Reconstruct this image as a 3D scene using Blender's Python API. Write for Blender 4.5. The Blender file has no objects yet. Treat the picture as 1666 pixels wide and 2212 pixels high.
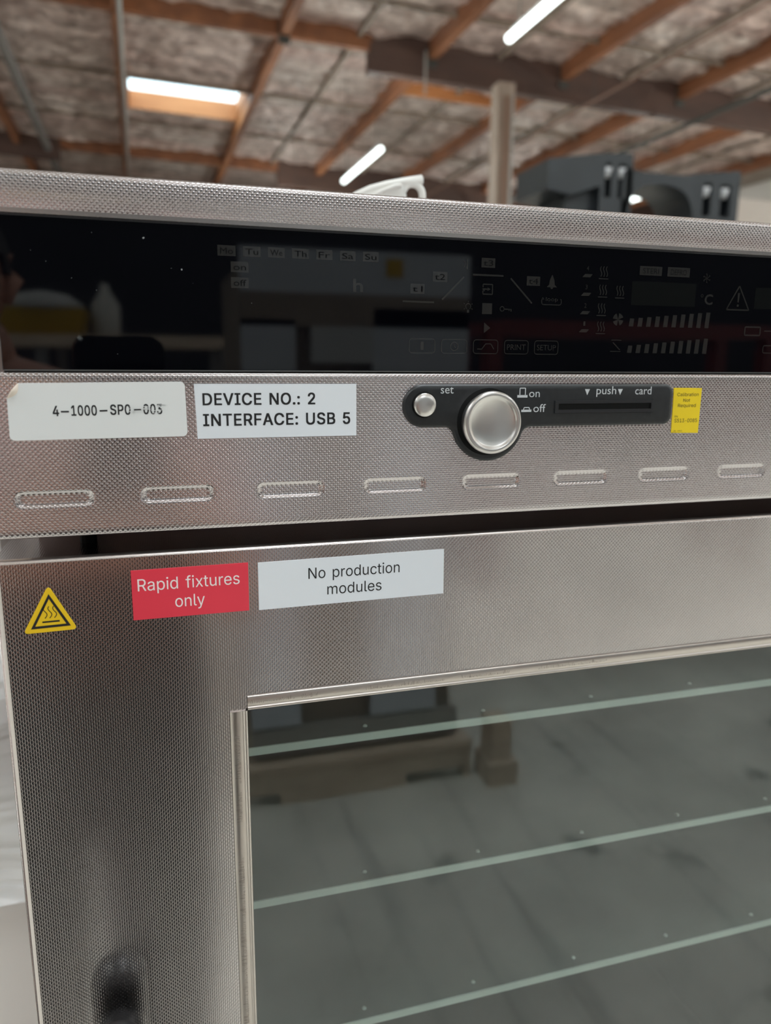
import bpy, bmesh, math, random
import numpy as np
from mathutils import Vector, Matrix, noise

C = bpy.context.scene.collection
SC = bpy.context.scene
random.seed(7)

# ------------------------------------------------------------------ camera
CAM = Vector((0.0, -0.355, 1.5))
F_PX, W_PX, H_PX = 1621.3, 1666, 2212
yaw, pitch, roll = 0.290392, -0.199937, 0.0081113
fw = Vector((math.sin(yaw) * math.cos(pitch), math.cos(yaw) * math.cos(pitch), math.sin(pitch)))
rt = Vector((math.cos(yaw), -math.sin(yaw), 0))
up = rt.cross(fw)
r2 = rt * math.cos(roll) + up * math.sin(roll)
u2 = -rt * math.sin(roll) + up * math.cos(roll)
CAM_ROT = Matrix((r2, u2, -fw)).transposed()
cam_d = bpy.data.cameras.new('camera')
cam = bpy.data.objects.new('camera', cam_d)
C.objects.link(cam)
cam.matrix_world = Matrix.Translation(CAM) @ CAM_ROT.to_4x4()
cam_d.sensor_fit = 'VERTICAL'
cam_d.sensor_height = 24.0
cam_d.lens = F_PX / H_PX * 24.0
cam_d.clip_start = 0.01
cam_d.clip_end = 200
cam_d.dof.use_dof = True
cam_d.dof.focus_distance = 0.375
cam_d.dof.aperture_fstop = 4.6
SC.camera = cam

# ------------------------------------------------------------------ world, exposure
world = bpy.data.worlds.new('world')
SC.world = world
world.use_nodes = True
bg = world.node_tree.nodes['Background']
bg.inputs[0].default_value = (0.72, 0.92, 1.0, 1)
bg.inputs[1].default_value = 6.0
SC.view_settings.view_transform = 'Standard'
SC.view_settings.look = 'None'
SC.view_settings.gamma = 1
SC.view_settings.use_curve_mapping = False
SC.view_settings.exposure = 0.0
TUBE_STRENGTH = 90.0
FILL_PANE_STRENGTH = 15.0  # glow of the added roof panes
try:
    SC.cycles.use_denoising = True
    SC.cycles.max_bounces = 10
    SC.cycles.transparent_max_bounces = 12
    SC.cycles.sample_clamp_indirect = 3.0
    SC.cycles.sample_clamp_direct = 4.0
except Exception:
    pass

# ------------------------------------------------------------------ helpers
ZC = 1.5
def mm(x, y, z):
    return Vector((x / 1000.0, y / 1000.0, ZC + z / 1000.0))

def wl(o):
    l = Vector((0, 0, 0))
    while o is not None:
        l = l + Vector(o.location)
        o = o.parent
    return l

def link(name, me, mat, parent, rel=True):
    o = bpy.data.objects.new(name, me)
    C.objects.link(o)
    if mat is not None:
        for m_ in (mat if isinstance(mat, (list, tuple)) else [mat]):
            me.materials.append(m_)
    if parent is not None:
        o.parent = parent
        if rel:
            me.transform(Matrix.Translation(-wl(parent)))
    return o

def mesh(name, V, Fc, mat, parent=None, smooth=False, rel=True, auto=None):
    me = bpy.data.meshes.new(name)
    me.from_pydata([tuple(v) for v in V], [], Fc)
    me.validate()
    bm = bmesh.new(); bm.from_mesh(me)
    bmesh.ops.recalc_face_normals(bm, faces=bm.faces)
    bm.to_mesh(me); bm.free()
    o = link(name, me, mat, parent, rel)
    if smooth:
        for p in me.polygons: p.use_smooth = True
    if auto:
        shade_auto(me, auto)
    return o

def shade_auto(me, deg):
    for p in me.polygons: p.use_smooth = True
    bm = bmesh.new(); bm.from_mesh(me)
    a = math.radians(deg)
    for e in bm.edges:
        if len(e.link_faces) == 2:
            e.smooth = e.calc_face_angle(0) < a
    bm.to_mesh(me); bm.free()

class MB:
    """collects shapes into one mesh"""
    def __init__(s): s.V = []; s.F = []
    def add(s, V, Fc):
        k = len(s.V); s.V += [Vector(v) for v in V]; s.F += [[i + k for i in f] for f in Fc]; return s
    def box(s, a, b, M=None):
        x0, y0, z0 = a; x1, y1, z1 = b
        V = [(x0,y0,z0),(x1,y0,z0),(x1,y1,z0),(x0,y1,z0),(x0,y0,z1),(x1,y0,z1),(x1,y1,z1),(x0,y1,z1)]
        if M is not None: V = [M @ Vector(v) for v in V]
        return s.add(V, [(0,3,2,1),(4,5,6,7),(0,1,5,4),(1,2,6,5),(2,3,7,6),(3,0,4,7)])
    def loops(s, L, cap0=True, cap1=True, closed=True):
        n = len(L[0]); V = [v for l in L for v in l]; Fc = []
        for i in range(len(L) - 1):
            for j in range(n if closed else n - 1):
                a = i * n + j; b = i * n + (j + 1) % n
                Fc.append((a, b, b + n, a + n))
        if cap0: Fc.append(tuple(range(n)))
        if cap1: Fc.append(tuple(range((len(L) - 1) * n, len(L) * n)))
        return s.add(V, Fc)
    def tube(s, a, b, r, n=12, r1=None):
        a = Vector(a); b = Vector(b); d = (b - a).normalized()
        e = d.orthogonal().normalized(); g = d.cross(e); r1 = r if r1 is None else r1
        L = [[p + (e * math.cos(2*math.pi*k/n) + g * math.sin(2*math.pi*k/n)) * q for k in range(n)] for p, q in ((a, r), (b, r1))]
        return s.loops(L)
    def path(s, P, r, n=8, closed=False):
        P = [Vector(p) for p in P]; L = []
        for i, p in enumerate(P):
            d = (P[min(i+1, len(P)-1)] - P[max(i-1, 0)]).normalized()
            e = d.cross(Vector((0.02, 0.03, 1))).normalized(); g = d.cross(e)
            L.append([p + (e * math.cos(2*math.pi*k/n) + g * math.sin(2*math.pi*k/n)) * (r[i] if isinstance(r, list) else r) for k in range(n)])
        return s.loops(L)
    def lathe(s, c, prof, n=48, axis='y'):
        c = Vector(c); L = []
        for r, h in prof:
            if axis == 'y': L.append([c + Vector((r*math.cos(2*math.pi*k/n), h, r*math.sin(2*math.pi*k/n))) for k in range(n)])
            else: L.append([c + Vector((r*math.cos(2*math.pi*k/n), r*math.sin(2*math.pi*k/n), h)) for k in range(n)])
        return s.loops(L)
    def build(s, name, mat, parent=None, **k):
        return mesh(name, s.V, s.F, mat, parent, **k)

def empty(name, loc, parent=None):
    o = bpy.data.objects.new(name, None); C.objects.link(o); o.location = loc
    o.empty_display_size = 0.05
    if parent: o.parent = parent
    return o

def tag(o, label=None, cat=None, group=None, kind=None):
    if label: o['label'] = label
    if cat: o['category'] = cat
    if group: o['group'] = group
    if kind: o['kind'] = kind
    return o

def bevel(o, w, seg=2):
    m = o.modifiers.new('bevel', 'BEVEL'); m.width = w; m.segments = seg; m.limit_method = 'ANGLE'; m.angle_limit = math.radians(40)
    return o

# ------------------------------------------------------------------ materials
def nt(name):
    m = bpy.data.materials.new(name); m.use_nodes = True
    return m, m.node_tree.nodes, m.node_tree.links, m.node_tree.nodes['Principled BSDF']

def mat(name, col, rough=0.5, metal=0.0, spec=0.5, emit=None, strength=0, coat=0):
    m, N, L, b = nt(name)
    b.inputs['Base Color'].default_value = (*col, 1)
    b.inputs['Roughness'].default_value = rough
    b.inputs['Metallic'].default_value = metal
    b.inputs['Specular IOR Level'].default_value = spec
    b.inputs['Coat Weight'].default_value = coat
    if emit:
        b.inputs['Emission Color'].default_value = (*emit, 1); b.inputs['Emission Strength'].default_value = strength
    return m

def noisy(name, c0, c1, scale=5, rough=0.6, detail=5, bump=0.0, stretch=(1,1,1), metal=0.0, lo=0.35, hi=0.65, dist=0.01):
    m, N, L, b = nt(name)
    tc = N.new('ShaderNodeTexCoord'); mp = N.new('ShaderNodeMapping'); mp.inputs['Scale'].default_value = stretch
    L.new(tc.outputs['Object'], mp.inputs[0])
    n = N.new('ShaderNodeTexNoise'); n.inputs['Scale'].default_value = scale; n.inputs['Detail'].default_value = detail
    L.new(mp.outputs[0], n.inputs['Vector'])
    r = N.new('ShaderNodeValToRGB'); r.color_ramp.elements[0].position = lo; r.color_ramp.elements[1].position = hi
    r.color_ramp.elements[0].color = (*c0, 1); r.color_ramp.elements[1].color = (*c1, 1)
    L.new(n.outputs[0], r.inputs[0]); L.new(r.outputs[0], b.inputs['Base Color'])
    b.inputs['Roughness'].default_value = rough; b.inputs['Metallic'].default_value = metal
    if bump:
        bp = N.new('ShaderNodeBump'); bp.inputs['Strength'].default_value = bump; bp.inputs['Distance'].default_value = dist
        L.new(n.outputs[0], bp.inputs['Height']); L.new(bp.outputs[0], b.inputs['Normal'])
    return m

def embossed(name, rotated=False, pitch=0.0022, height=0.000045, col=(0.74, 0.695, 0.69), rough=0.16):
    """stainless sheet with a rolled-in staggered pattern of small flat-topped ovals"""
    m, N, L, b = nt(name)
    b.inputs['Metallic'].default_value = 1.0
    b.inputs['Roughness'].default_value = rough
    tc = N.new('ShaderNodeTexCoord'); sp = N.new('ShaderNodeSeparateXYZ'); L.new(tc.outputs['Object'], sp.inputs[0])
    ad = N.new('ShaderNodeMath'); ad.operation = 'ADD'; L.new(sp.outputs[1], ad.inputs[0]); L.new(sp.outputs[2], ad.inputs[1])
    cb = N.new('ShaderNodeCombineXYZ')
    if rotated:
        L.new(ad.outputs[0], cb.inputs[0]); L.new(sp.outputs[0], cb.inputs[1])
    else:
        L.new(sp.outputs[0], cb.inputs[0]); L.new(ad.outputs[0], cb.inputs[1])
    def lattice(off, ax, ay, r0, r1):
        s = N.new('ShaderNodeVectorMath'); s.operation = 'MULTIPLY_ADD'
        s.inputs[1].default_value = (1/pitch, 1/pitch, 0); s.inputs[2].default_value = (off[0] + 500.0, off[1] + 500.0, 0)
        L.new(cb.outputs[0], s.inputs[0])
        fr = N.new('ShaderNodeVectorMath'); fr.operation = 'FRACTION'; L.new(s.outputs[0], fr.inputs[0])
        sc = N.new('ShaderNodeVectorMath'); sc.operation = 'MULTIPLY_ADD'
        sc.inputs[1].default_value = (1/ax, 1/ay, 0); sc.inputs[2].default_value = (-0.5/ax, -0.5/ay, 0)
        L.new(fr.outputs[0], sc.inputs[0])
        ln = N.new('ShaderNodeVectorMath'); ln.operation = 'LENGTH'; L.new(sc.outputs[0], ln.inputs[0])
        mr = N.new('ShaderNodeMapRange'); mr.interpolation_type = 'SMOOTHSTEP'
        mr.inputs[1].default_value = r0; mr.inputs[2].default_value = r1; mr.inputs[3].default_value = 1; mr.inputs[4].default_value = 0
        L.new(ln.outputs['Value'], mr.inputs[0])
        return mr.outputs[0]
    hs = [lattice((0,0), .38, .25, .68, 1.1), lattice((.5,.5), .38, .25, .68, 1.1),
          lattice((.5,0), .07, .20, .2, 1.2), lattice((0,.5), .07, .20, .2, 1.2)]
    cur = hs[0]
    for h in hs[1:]:
        mx = N.new('ShaderNodeMath'); mx.operation = 'MAXIMUM'; L.new(cur, mx.inputs[0]); L.new(h, mx.inputs[1]); cur = mx.outputs[0]
    bp = N.new('ShaderNodeBump'); bp.inputs['Strength'].default_value = 1.0; bp.inputs['Distance'].default_value = height
    L.new(cur, bp.inputs['Height']); L.new(bp.outputs[0], b.inputs['Normal'])
    # faint handling smudges
    n = N.new('ShaderNodeTexNoise'); n.inputs['Scale'].default_value = 9; n.inputs['Detail'].default_value = 4; L.new(tc.outputs['Object'], n.inputs['Vector'])
    r = N.new('ShaderNodeValToRGB'); r.color_ramp.elements[0].position = .3; r.color_ramp.elements[1].position = .5
    r.color_ramp.elements[0].color = (*[c*.9 for c in col], 1); r.color_ramp.elements[1].color = (*col, 1)
    L.new(n.outputs[0], r.inputs[0]); L.new(r.outputs[0], b.inputs['Base Color'])
    return m

STEEL_PANEL = embossed('embossed steel panel', height=0.000065, rough=.18)
STEEL_DOOR = embossed('embossed steel door', True, height=0.000030, rough=.13, col=(.62,.58,.57))
STEEL_TOP = embossed('embossed steel cover', height=0.000095, rough=.2)
STEEL_EDGE = mat('folded steel edge', (0.76, 0.70, 0.67), 0.25, 1.0)
STEEL_DARK = mat('dark steel recess', (0.30, 0.25, 0.235), 0.4, 0.7)
TRIM = None
def trim_material():
    m, N, L, b = nt('polished trim')
    b.inputs['Metallic'].default_value = 1; b.inputs['Base Color'].default_value = (.66, .6, .55, 1)
    tc = N.new('ShaderNodeTexCoord')
    n = N.new('ShaderNodeTexNoise'); n.inputs['Scale'].default_value = 14; n.inputs['Detail'].default_value = 2; L.new(tc.outputs['Object'], n.inputs['Vector'])
    mr = N.new('ShaderNodeMapRange'); mr.inputs[3].default_value = .24; mr.inputs[4].default_value = .40; L.new(n.outputs[0], mr.inputs[0]); L.new(mr.outputs[0], b.inputs['Roughness'])
    n2 = N.new('ShaderNodeTexNoise'); n2.inputs['Scale'].default_value = 60; n2.inputs['Detail'].default_value = 1; L.new(tc.outputs['Object'], n2.inputs['Vector'])
    bp = N.new('ShaderNodeBump'); bp.inputs['Strength'].default_value = .25; bp.inputs['Distance'].default_value = .0006
    L.new(n2.outputs[0], bp.inputs['Height']); L.new(bp.outputs[0], b.inputs['Normal'])
    return m
TRIM = trim_material()
GLUE = mat('dried adhesive', (0.34, 0.29, 0.25), 0.5, 0.3)
BLACK_PLASTIC = noisy('black plastic bezel', (.008,.009,.0105), (.012,.013,.015), 300, .42, 2, .15, dist=.0002)
BLACK_GLOSS = mat('black display glass', (.0010, .0011, .0020), .03, 0, .6)
PRINT = mat('grey display print', (.023, .022, .021), .05, 0, .5)
PRINT_DARK = mat('black display print', (.0015, .0015, .002), .4, 0, .1)
LCD = mat('unlit display segment field', (.0045, .005, .0048), .05, 0, .6)
SATIN = mat('satin aluminium', (.80, .775, .745), .30, 1.0)
BLACK = mat('dead black', (.002, .002, .002), .6, 0, .2)
WHITE_PRINT = mat('light grey lettering', (.56, .58, .60), .5)
PAPER = noisy('white sticker paper', (.76,.77,.765), (.80,.805,.80), 6, .38, 2)
PAPER_COOL = noisy('white tape label', (.77,.80,.845), (.80,.83,.87), 8, .36, 2)
PAPER_BACK = mat('curled sticker back', (.80, .70, .60), .5)
INK = mat('black ink', (.008, .008, .009), .5)
RED = noisy('red tape label', (.74,.045,.075), (.78,.052,.083), 8, .36, 2)
WHITE_INK = mat('white ink', (.88, .80, .79), .5)
YELLOW = noisy('yellow sticker', (.83,.60,.012), (.87,.64,.016), 40, .42, 2)
YELLOW_DEEP = noisy('deep yellow sticker', (.78,.50,.010), (.82,.54,.013), 40, .42, 2)
HANDLE_BLACK = mat('black handle plastic', (.012, .012, .013), .35)
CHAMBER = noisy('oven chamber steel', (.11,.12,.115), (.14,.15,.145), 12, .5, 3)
SHELF = noisy('shelf tray steel', (.12,.13,.125), (.15,.165,.155), 20, .45, 3)
SHELF_RIM_LIT = noisy('brightened shelf rim steel', (.80,.86,.82), (.84,.90,.86), 30, .5, 3)  # near-white colour makes up for the weak light behind the glass
def glass_material(name, tint, r0, rough=0.0):
    m = bpy.data.materials.new(name); m.use_nodes = True; N = m.node_tree.nodes; L = m.node_tree.links
    N.remove(N['Principled BSDF']); out = N['Material Output']
    t = N.new('ShaderNodeBsdfTransparent'); t.inputs[0].default_value = (*tint, 1)
    g = N.new('ShaderNodeBsdfGlossy'); g.inputs['Roughness'].default_value = rough
    lw = N.new('ShaderNodeLayerWeight'); lw.inputs[0].default_value = .5       # Schlick reflectance, the same from both sides
    pw = N.new('ShaderNodeMath'); pw.operation = 'POWER'; pw.inputs[1].default_value = 5; L.new(lw.outputs['Facing'], pw.inputs[0])
    fr = N.new('ShaderNodeMapRange'); fr.inputs[3].default_value = r0; fr.inputs[4].default_value = 1; L.new(pw.outputs[0], fr.inputs[0])
    mx = N.new('ShaderNodeMixShader'); L.new(fr.outputs[0], mx.inputs[0]); L.new(t.outputs[0], mx.inputs[1]); L.new(g.outputs[0], mx.inputs[2]); L.new(mx.outputs[0], out.inputs[0])
    return m
GLASS = glass_material('coated door glass', (.84, .88, .86), .095, 0.01)
WOOD = noisy('brown timber', (.145,.050,.020), (.25,.092,.036), 3, .6, 6, .0, (1, .25, 1))
WOOD_ORANGE = noisy('raw orange timber', (.40,.145,.045), (.50,.20,.07), 3, .6, 6, .0, (.25, 1, 1))
GLULAM = noisy('dark laminated timber', (.055,.028,.021), (.09,.046,.033), 2.5, .6, 6, .0, (.25, 1, 1))
DARKWOOD = noisy('dark batten', (.16,.12,.095), (.24,.18,.14), 3, .7, 3)
PALEWOOD = noisy('pale timber', (.47,.37,.285), (.60,.49,.39), 6, .6, 5, 0, (1, 4, 4))
def insulation_material():
    m, N, L, b = nt('crumpled insulation facing')
    tc = N.new('ShaderNodeTexCoord'); oi = N.new('ShaderNodeObjectInfo')
    n = N.new('ShaderNodeTexNoise'); n.inputs['Scale'].default_value = 4.5; n.inputs['Detail'].default_value = 6; n.inputs['Roughness'].default_value = .65
    L.new(tc.outputs['Object'], n.inputs['Vector'])
    r = N.new('ShaderNodeValToRGB'); r.color_ramp.elements[0].position = .36; r.color_ramp.elements[1].position = .68
    r.color_ramp.elements[0].color = (.34, .26, .23, 1); r.color_ramp.elements[1].color = (.92, .82, .77, 1)
    L.new(n.outputs[0], r.inputs[0])
    r2_ = N.new('ShaderNodeValToRGB'); r2_.color_ramp.elements[0].color = (1.02, .98, .95, 1); r2_.color_ramp.elements[1].color = (1.0, .86, .83, 1)
    L.new(oi.outputs['Random'], r2_.inputs[0])
    mx = N.new('ShaderNodeMix'); mx.data_type = 'RGBA'; mx.blend_type = 'MULTIPLY'; mx.inputs[0].default_value = 1
    L.new(r.outputs[0], mx.inputs[6]); L.new(r2_.outputs[0], mx.inputs[7]); L.new(mx.outputs[2], b.inputs['Base Color'])
    b.inputs['Roughness'].default_value = .32; b.inputs['Metallic'].default_value = .4
    vo = N.new('ShaderNodeTexVoronoi'); vo.inputs['Scale'].default_value = 5; L.new(tc.outputs['Object'], vo.inputs['Vector'])
    bp = N.new('ShaderNodeBump'); bp.inputs['Strength'].default_value = .8; bp.inputs['Distance'].default_value = .05
    L.new(vo.outputs[0], bp.inputs['Height']); L.new(bp.outputs[0], b.inputs['Normal'])
    return m
INSUL = insulation_material()
DECK = noisy('roof deck', (.30,.24,.20), (.42,.35,.30), 2, .8, 4)
PIPE_PALE = mat('galvanised conduit', (.46, .45, .43), .4, .5)
PIPE_DARK = mat('black steel pipe', (.05, .048, .042), .5)
WHITE_WALL = noisy('painted white wall', (.80,.73,.68), (.85,.775,.725), 1.2, .8, 3)
BROWN_WALL = noisy('dim brown wall', (.14,.10,.085), (.20,.145,.12), .8, .9, 4)
DARK_WALL = noisy('dark wall', (.006,.0065,.009), (.009,.0095,.013), .8, .9, 3)
TUBE = mat('lit tube', (1,1,1), .5, 0, .5, (.90, 1.0, .97), TUBE_STRENGTH)
HOUSING = mat('white lamp housing', (.75,.76,.76), .5)
PVC = mat('white plastic', (.78,.76,.72), .3)
CRATE = noisy('charcoal moulded plastic', (.010,.012,.014), (.019,.022,.026), 3, .4, 3)
SKIN = mat('skin', (.52,.27,.20), .5)
SHIRT = noisy('mauve shirt cloth', (.36,.24,.24), (.44,.30,.29), 40, .9, 2)
CLOTH2 = noisy('dark trouser cloth', (.007,.007,.009), (.012,.012,.015), 40, .9, 2)
HAIR = mat('dark hair', (.010,.007,.006), .6)
PHONE = mat('black phone glass', (.004,.004,.005), .12)
def film_material():
    m, N, L, b = nt('white stretch film')
    tc = N.new('ShaderNodeTexCoord'); mp = N.new('ShaderNodeMapping'); mp.inputs['Scale'].default_value = (.8, .8, 7); L.new(tc.outputs['Object'], mp.inputs[0])
    n = N.new('ShaderNodeTexNoise'); n.inputs['Scale'].default_value = 5; n.inputs['Detail'].default_value = 2.2; n.inputs['Distortion'].default_value = .3; L.new(mp.outputs[0], n.inputs['Vector'])
    b.inputs['Base Color'].default_value = (.86,.84,.83,1); b.inputs['Roughness'].default_value = .22
    bp = N.new('ShaderNodeBump'); bp.inputs['Strength'].default_value = .9; bp.inputs['Distance'].default_value = .02; L.new(n.outputs[0], bp.inputs['Height']); L.new(bp.outputs[0], b.inputs['Normal'])
    return m
FILM = film_material()
WHITE_BOARD = mat('smooth white board', (.90,.84,.80), .5)
CARTON = noisy('grey brown carton', (.16,.13,.11), (.22,.18,.15), 3, .7, 3)
STEEL_TABLE = mat('grey table steel', (.3,.3,.31), .4, .8)
REDPAINT = mat('red paint', (.11,.014,.014), .45)
YEL = mat('yellow tub plastic', (.42,.26,.015), .5)
FILM2 = mat('bluish stretch film', (.46,.49,.55), .3)
BAG = mat('grey white bag', (.40,.40,.39), .6)
def concrete():
    m, N, L, b = nt('stained concrete')
    tc = N.new('ShaderNodeTexCoord')
    n = N.new('ShaderNodeTexNoise'); n.inputs['Scale'].default_value = 1.6; n.inputs['Detail'].default_value = 9; n.inputs['Roughness'].default_value = .62; L.new(tc.outputs['Object'], n.inputs['Vector'])
    r = N.new('ShaderNodeValToRGB'); r.color_ramp.elements[0].position = .30; r.color_ramp.elements[1].position = .68
    r.color_ramp.elements[0].color = (.46,.445,.405,1); r.color_ramp.elements[1].color = (.78,.755,.69,1); L.new(n.outputs[0], r.inputs[0])
    # tyre marks: long thin dark streaks
    mp = N.new('ShaderNodeMapping'); mp.inputs['Rotation'].default_value = (0, 0, math.radians(-14)); mp.inputs['Scale'].default_value = (5.5, .30, 1); L.new(tc.outputs['Object'], mp.inputs[0])
    n2 = N.new('ShaderNodeTexNoise'); n2.inputs['Scale'].default_value = 2.2; n2.inputs['Detail'].default_value = 4; n2.inputs['Roughness'].default_value = .6; L.new(mp.outputs[0], n2.inputs['Vector'])
    r2_ = N.new('ShaderNodeValToRGB'); r2_.color_ramp.elements[0].position = .34; r2_.color_ramp.elements[1].position = .47
    r2_.color_ramp.elements[0].color = (.74,.74,.75,1); r2_.color_ramp.elements[1].color = (1,1,1,1); L.new(n2.outputs[0], r2_.inputs[0])
    # oil blots
    n3 = N.new('ShaderNodeTexNoise'); n3.inputs['Scale'].default_value = 3.1; n3.inputs['Detail'].default_value = 3; L.new(tc.outputs['Object'], n3.inputs['Vector'])
    r3 = N.new('ShaderNodeValToRGB'); r3.color_ramp.elements[0].position = .27; r3.color_ramp.elements[1].position = .36
    r3.color_ramp.elements[0].color = (.35,.36,.36,1); r3.color_ramp.elements[1].color = (1,1,1,1); L.new(n3.outputs[0], r3.inputs[0])
    a = N.new('ShaderNodeMix'); a.data_type = 'RGBA'; a.blend_type = 'MULTIPLY'; a.inputs[0].default_value = 1; L.new(r.outputs[0], a.inputs[6]); L.new(r2_.outputs[0], a.inputs[7])
    c = N.new('ShaderNodeMix'); c.data_type = 'RGBA'; c.blend_type = 'MULTIPLY'; c.inputs[0].default_value = 1; L.new(a.outputs[2], c.inputs[6]); L.new(r3.outputs[0], c.inputs[7])
    L.new(c.outputs[2], b.inputs['Base Color']); b.inputs['Roughness'].default_value = .55
    return m
CONCRETE = concrete()

# ================================================================== SETTING
S = 4.97                                  # roof plane (purlin undersides) above the camera
TH = math.radians(1.3); SL = math.radians(1.2)
ROT = (0, SL, TH)
BASE = Vector((CAM.x, CAM.y, ZC))
UW = Matrix.Rotation(TH, 3, 'Z') @ Matrix.Rotation(SL, 3, 'Y')
UH = Matrix.Rotation(TH, 3, 'Z')
def bw(u, v, z):                          # level building coordinates (m from the camera) -> world
    return BASE + UH @ Vector((u, v, z))

fl = mesh('floor', [(-14,-11,0),(18,-11,0),(18,33,0),(-14,33,0)], [(0,1,2,3)], CONCRETE)
tag(fl, kind='structure')

def wall(name, a, b, z0, z1, th, m):
    a = Vector(a); b = Vector(b); d = (b-a).normalized(); nrm = Vector((-d.y, d.x, 0))
    V = [bw(*(p + nrm*t).xy, z) for z in (z0, z1) for t in (0, th) for p in (a, b)]
    o = mesh(name, V, [(0,1,3,2),(4,5,7,6),(0,1,5,4),(2,3,7,6),(0,2,6,4),(1,3,7,5)], m)
    return tag(o, kind='structure')
HF = -ZC
wall('wall_back', (-13, 31, 0), (17, 31, 0), HF, 5.6, .2, BROWN_WALL)
wall('wall_front', (17, -9.5, 0), (-13, -9.5, 0), HF, 5.6, .2, DARK_WALL)
wall('wall_left', (-13, -9.5, 0), (-13, 31, 0), HF, 5.8, .2, BROWN_WALL)
wall('wall_right', (17, 31, 0), (17, -9.5, 0), HF, 5.3, .2, WHITE_WALL)
wall('wall_partition', (13.35, 16.2, 0), (16.98, 16.2, 0), HF, 4.02, .15, WHITE_WALL)

# ---- roof: deck with a skylight hole, timbers, insulation (children in roof coordinates)
def seq(*a): return sorted(set(round(x, 4) for x in a))
SKY_U0, SKY_U1, SKY_V0, SKY_V1 = -0.02, 2.20, 16.36, 18.08
ZI = S + 0.27
us = seq(-13.2, SKY_U0, SKY_U1, 17.2); vs = seq(-9.8, SKY_V0, SKY_V1, 31.3)
dV, dF = [], []
for j in range(len(vs)-1):
    for i in range(len(us)-1):
        if abs(us[i]-SKY_U0) < 1e-3 and abs(vs[j]-SKY_V0) < 1e-3: continue
        k = len(dV); dV += [(us[i],vs[j],ZI+.12),(us[i+1],vs[j],ZI+.12),(us[i+1],vs[j+1],ZI+.12),(us[i],vs[j+1],ZI+.12)]; dF.append((k,k+1,k+2,k+3))
ceil = mesh('ceiling', dV, dF, DECK)
ceil.location = BASE; ceil.rotation_euler = ROT
tag(ceil, kind='structure')
def cpart(name, mb, m, **k): return mb.build(name, m, ceil, rel=False, **k)

UK = [(-0.03 + 0.4955*k) * S for k in range(-5, 7)]
GV = [0.90*S, 2.57*S, 4.27*S, 5.95*S]     # cross timbers, near faces
for u in UK:                              # purlins running away from the camera
    cpart('purlin', MB().box((u-.07, -9.3, S), (u+.07, 30.9, S+.385)), WOOD)
def span(i, u0, u1, dep, w, m, name):
    v = GV[i]; cpart(name, MB().box((u0, v, S-dep), (u1, v+w, S+.38)), m)
span(1, -12.9, 0.755*S, 0.0, .13, WOOD, 'cross_beam'); span(1, 0.755*S, 16.9, .30, .20, GLULAM, 'girder')
span(2, -12.9, -0.335*S, .25, .20, GLULAM, 'girder'); span(2, -0.335*S, 0.74*S, 0.0, .13, WOOD, 'cross_beam'); span(2, 0.74*S, 16.9, .34, .20, GLULAM, 'girder')
span(3, -12.9, 16.9, .30, .20, GLULAM, 'girder'); span(0, -12.9, 16.9, .30, .20, GLULAM, 'girder')
# hangers on the girder ends and at purlin seats
cpart('beam_hanger', MB().box((0.745*S, GV[1]-.02, S-.32), (0.745*S+.28, GV[1]+.22, S+.12)), GLULAM)
for k in range(6, 12):
    u = UK[k]; cpart('joist_hanger', MB().box((u-.09, GV[1]-.03, S-.12), (u+.09, GV[1]-.001, S+.20)), PIPE_DARK)
# battens between purlins
bays = [(UK[i]+.065, UK[i+1]-.065) for i in range(len(UK)-1)]
for (a, b) in bays:
    for v in (2.26*S, 3.15*S, 3.70*S, 4.85*S):
        if SKY_V0-.1 < v < SKY_V1+.1 and a < 1 < b: continue
        cpart('batten', MB().box((a, v*1.03, S+.17), (b, v*1.03+.045, S+.25)), DARKWOOD)
    if b > 2.5:
        um = (a+b)/2 - .02
        cpart('centre_batten', MB().box((um-.03, 1.7*S, S+.16), (um+.03, GV[2]-.02, S+.23)), DARKWOOD)
# pale raw joists seen on the right-hand bays
for k, v in ((7, 2.93), (10, 2.02), (10, 2.08)):
    a, b = bays[k]; cpart('raw_joist', MB().box((a, v*S, S+.04), (b, v*S+.05, S+.26)), WOOD_ORANGE)

def insul(u0, u1, v0, v1, nu, nv, seed):
    V = []; Fc = []
    for j in range(nv+1):
        for i in range(nu+1):
            fu, fv = i/nu, j/nv
            u = u0+(u1-u0)*fu; v = v0+(v1-v0)*fv
            p = Vector((u*2.1, v*2.1, seed*3.7))
            w = min(1, 4*min(fv, 1-fv)+.25)
            h = noise.fractal(p, 1.0, 2.0, 3)*.075*w + .03*noise.noise(Vector((u*6, v*7, seed)))*w - .035*math.sin(math.pi*fu)**.5*math.sin(math.pi*fv)**.6*(.5+.5*random.random())
            e = .016*noise.noise(Vector((u*3, v*5, seed))) if j in (0, nv) else 0
            V.append((u, v+e, ZI+h))
    n = nu+1
    for j in range(nv):
        for i in range(nu): Fc.append((j*n+i, j*n+i+1, (j+1)*n+i+1, (j+1)*n+i))
    return mesh('insulation_panel', V, Fc, INSUL, ceil, rel=False, smooth=True)
k = 0
vcuts = [1.55*S]
while vcuts[-1] < GV[2]-.7: vcuts.append(vcuts[-1]+.61)
vcuts.append(GV[2])
for (a, b) in bays[2:]:
    for j in range(len(vcuts)-1):
        v0, v1 = vcuts[j]+.003, vcuts[j+1]-.003
        if a < 1 < b:                      # bay with the skylight
            if v1 > SKY_V0-.03 and v0 < SKY_V1+.03:
                if v0 < SKY_V0-.15: v1 = SKY_V0-.02
                elif v1 > SKY_V1+.15: v0 = SKY_V1+.02
                else: continue
        insul(a, b, v0, v1, 16, 6, k); k += 1
    v = GV[2]+.14
    while v < 29.5:
        insul(a, b, v, v+1.2, 6, 4, k); k += 1; v += 1.23
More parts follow.
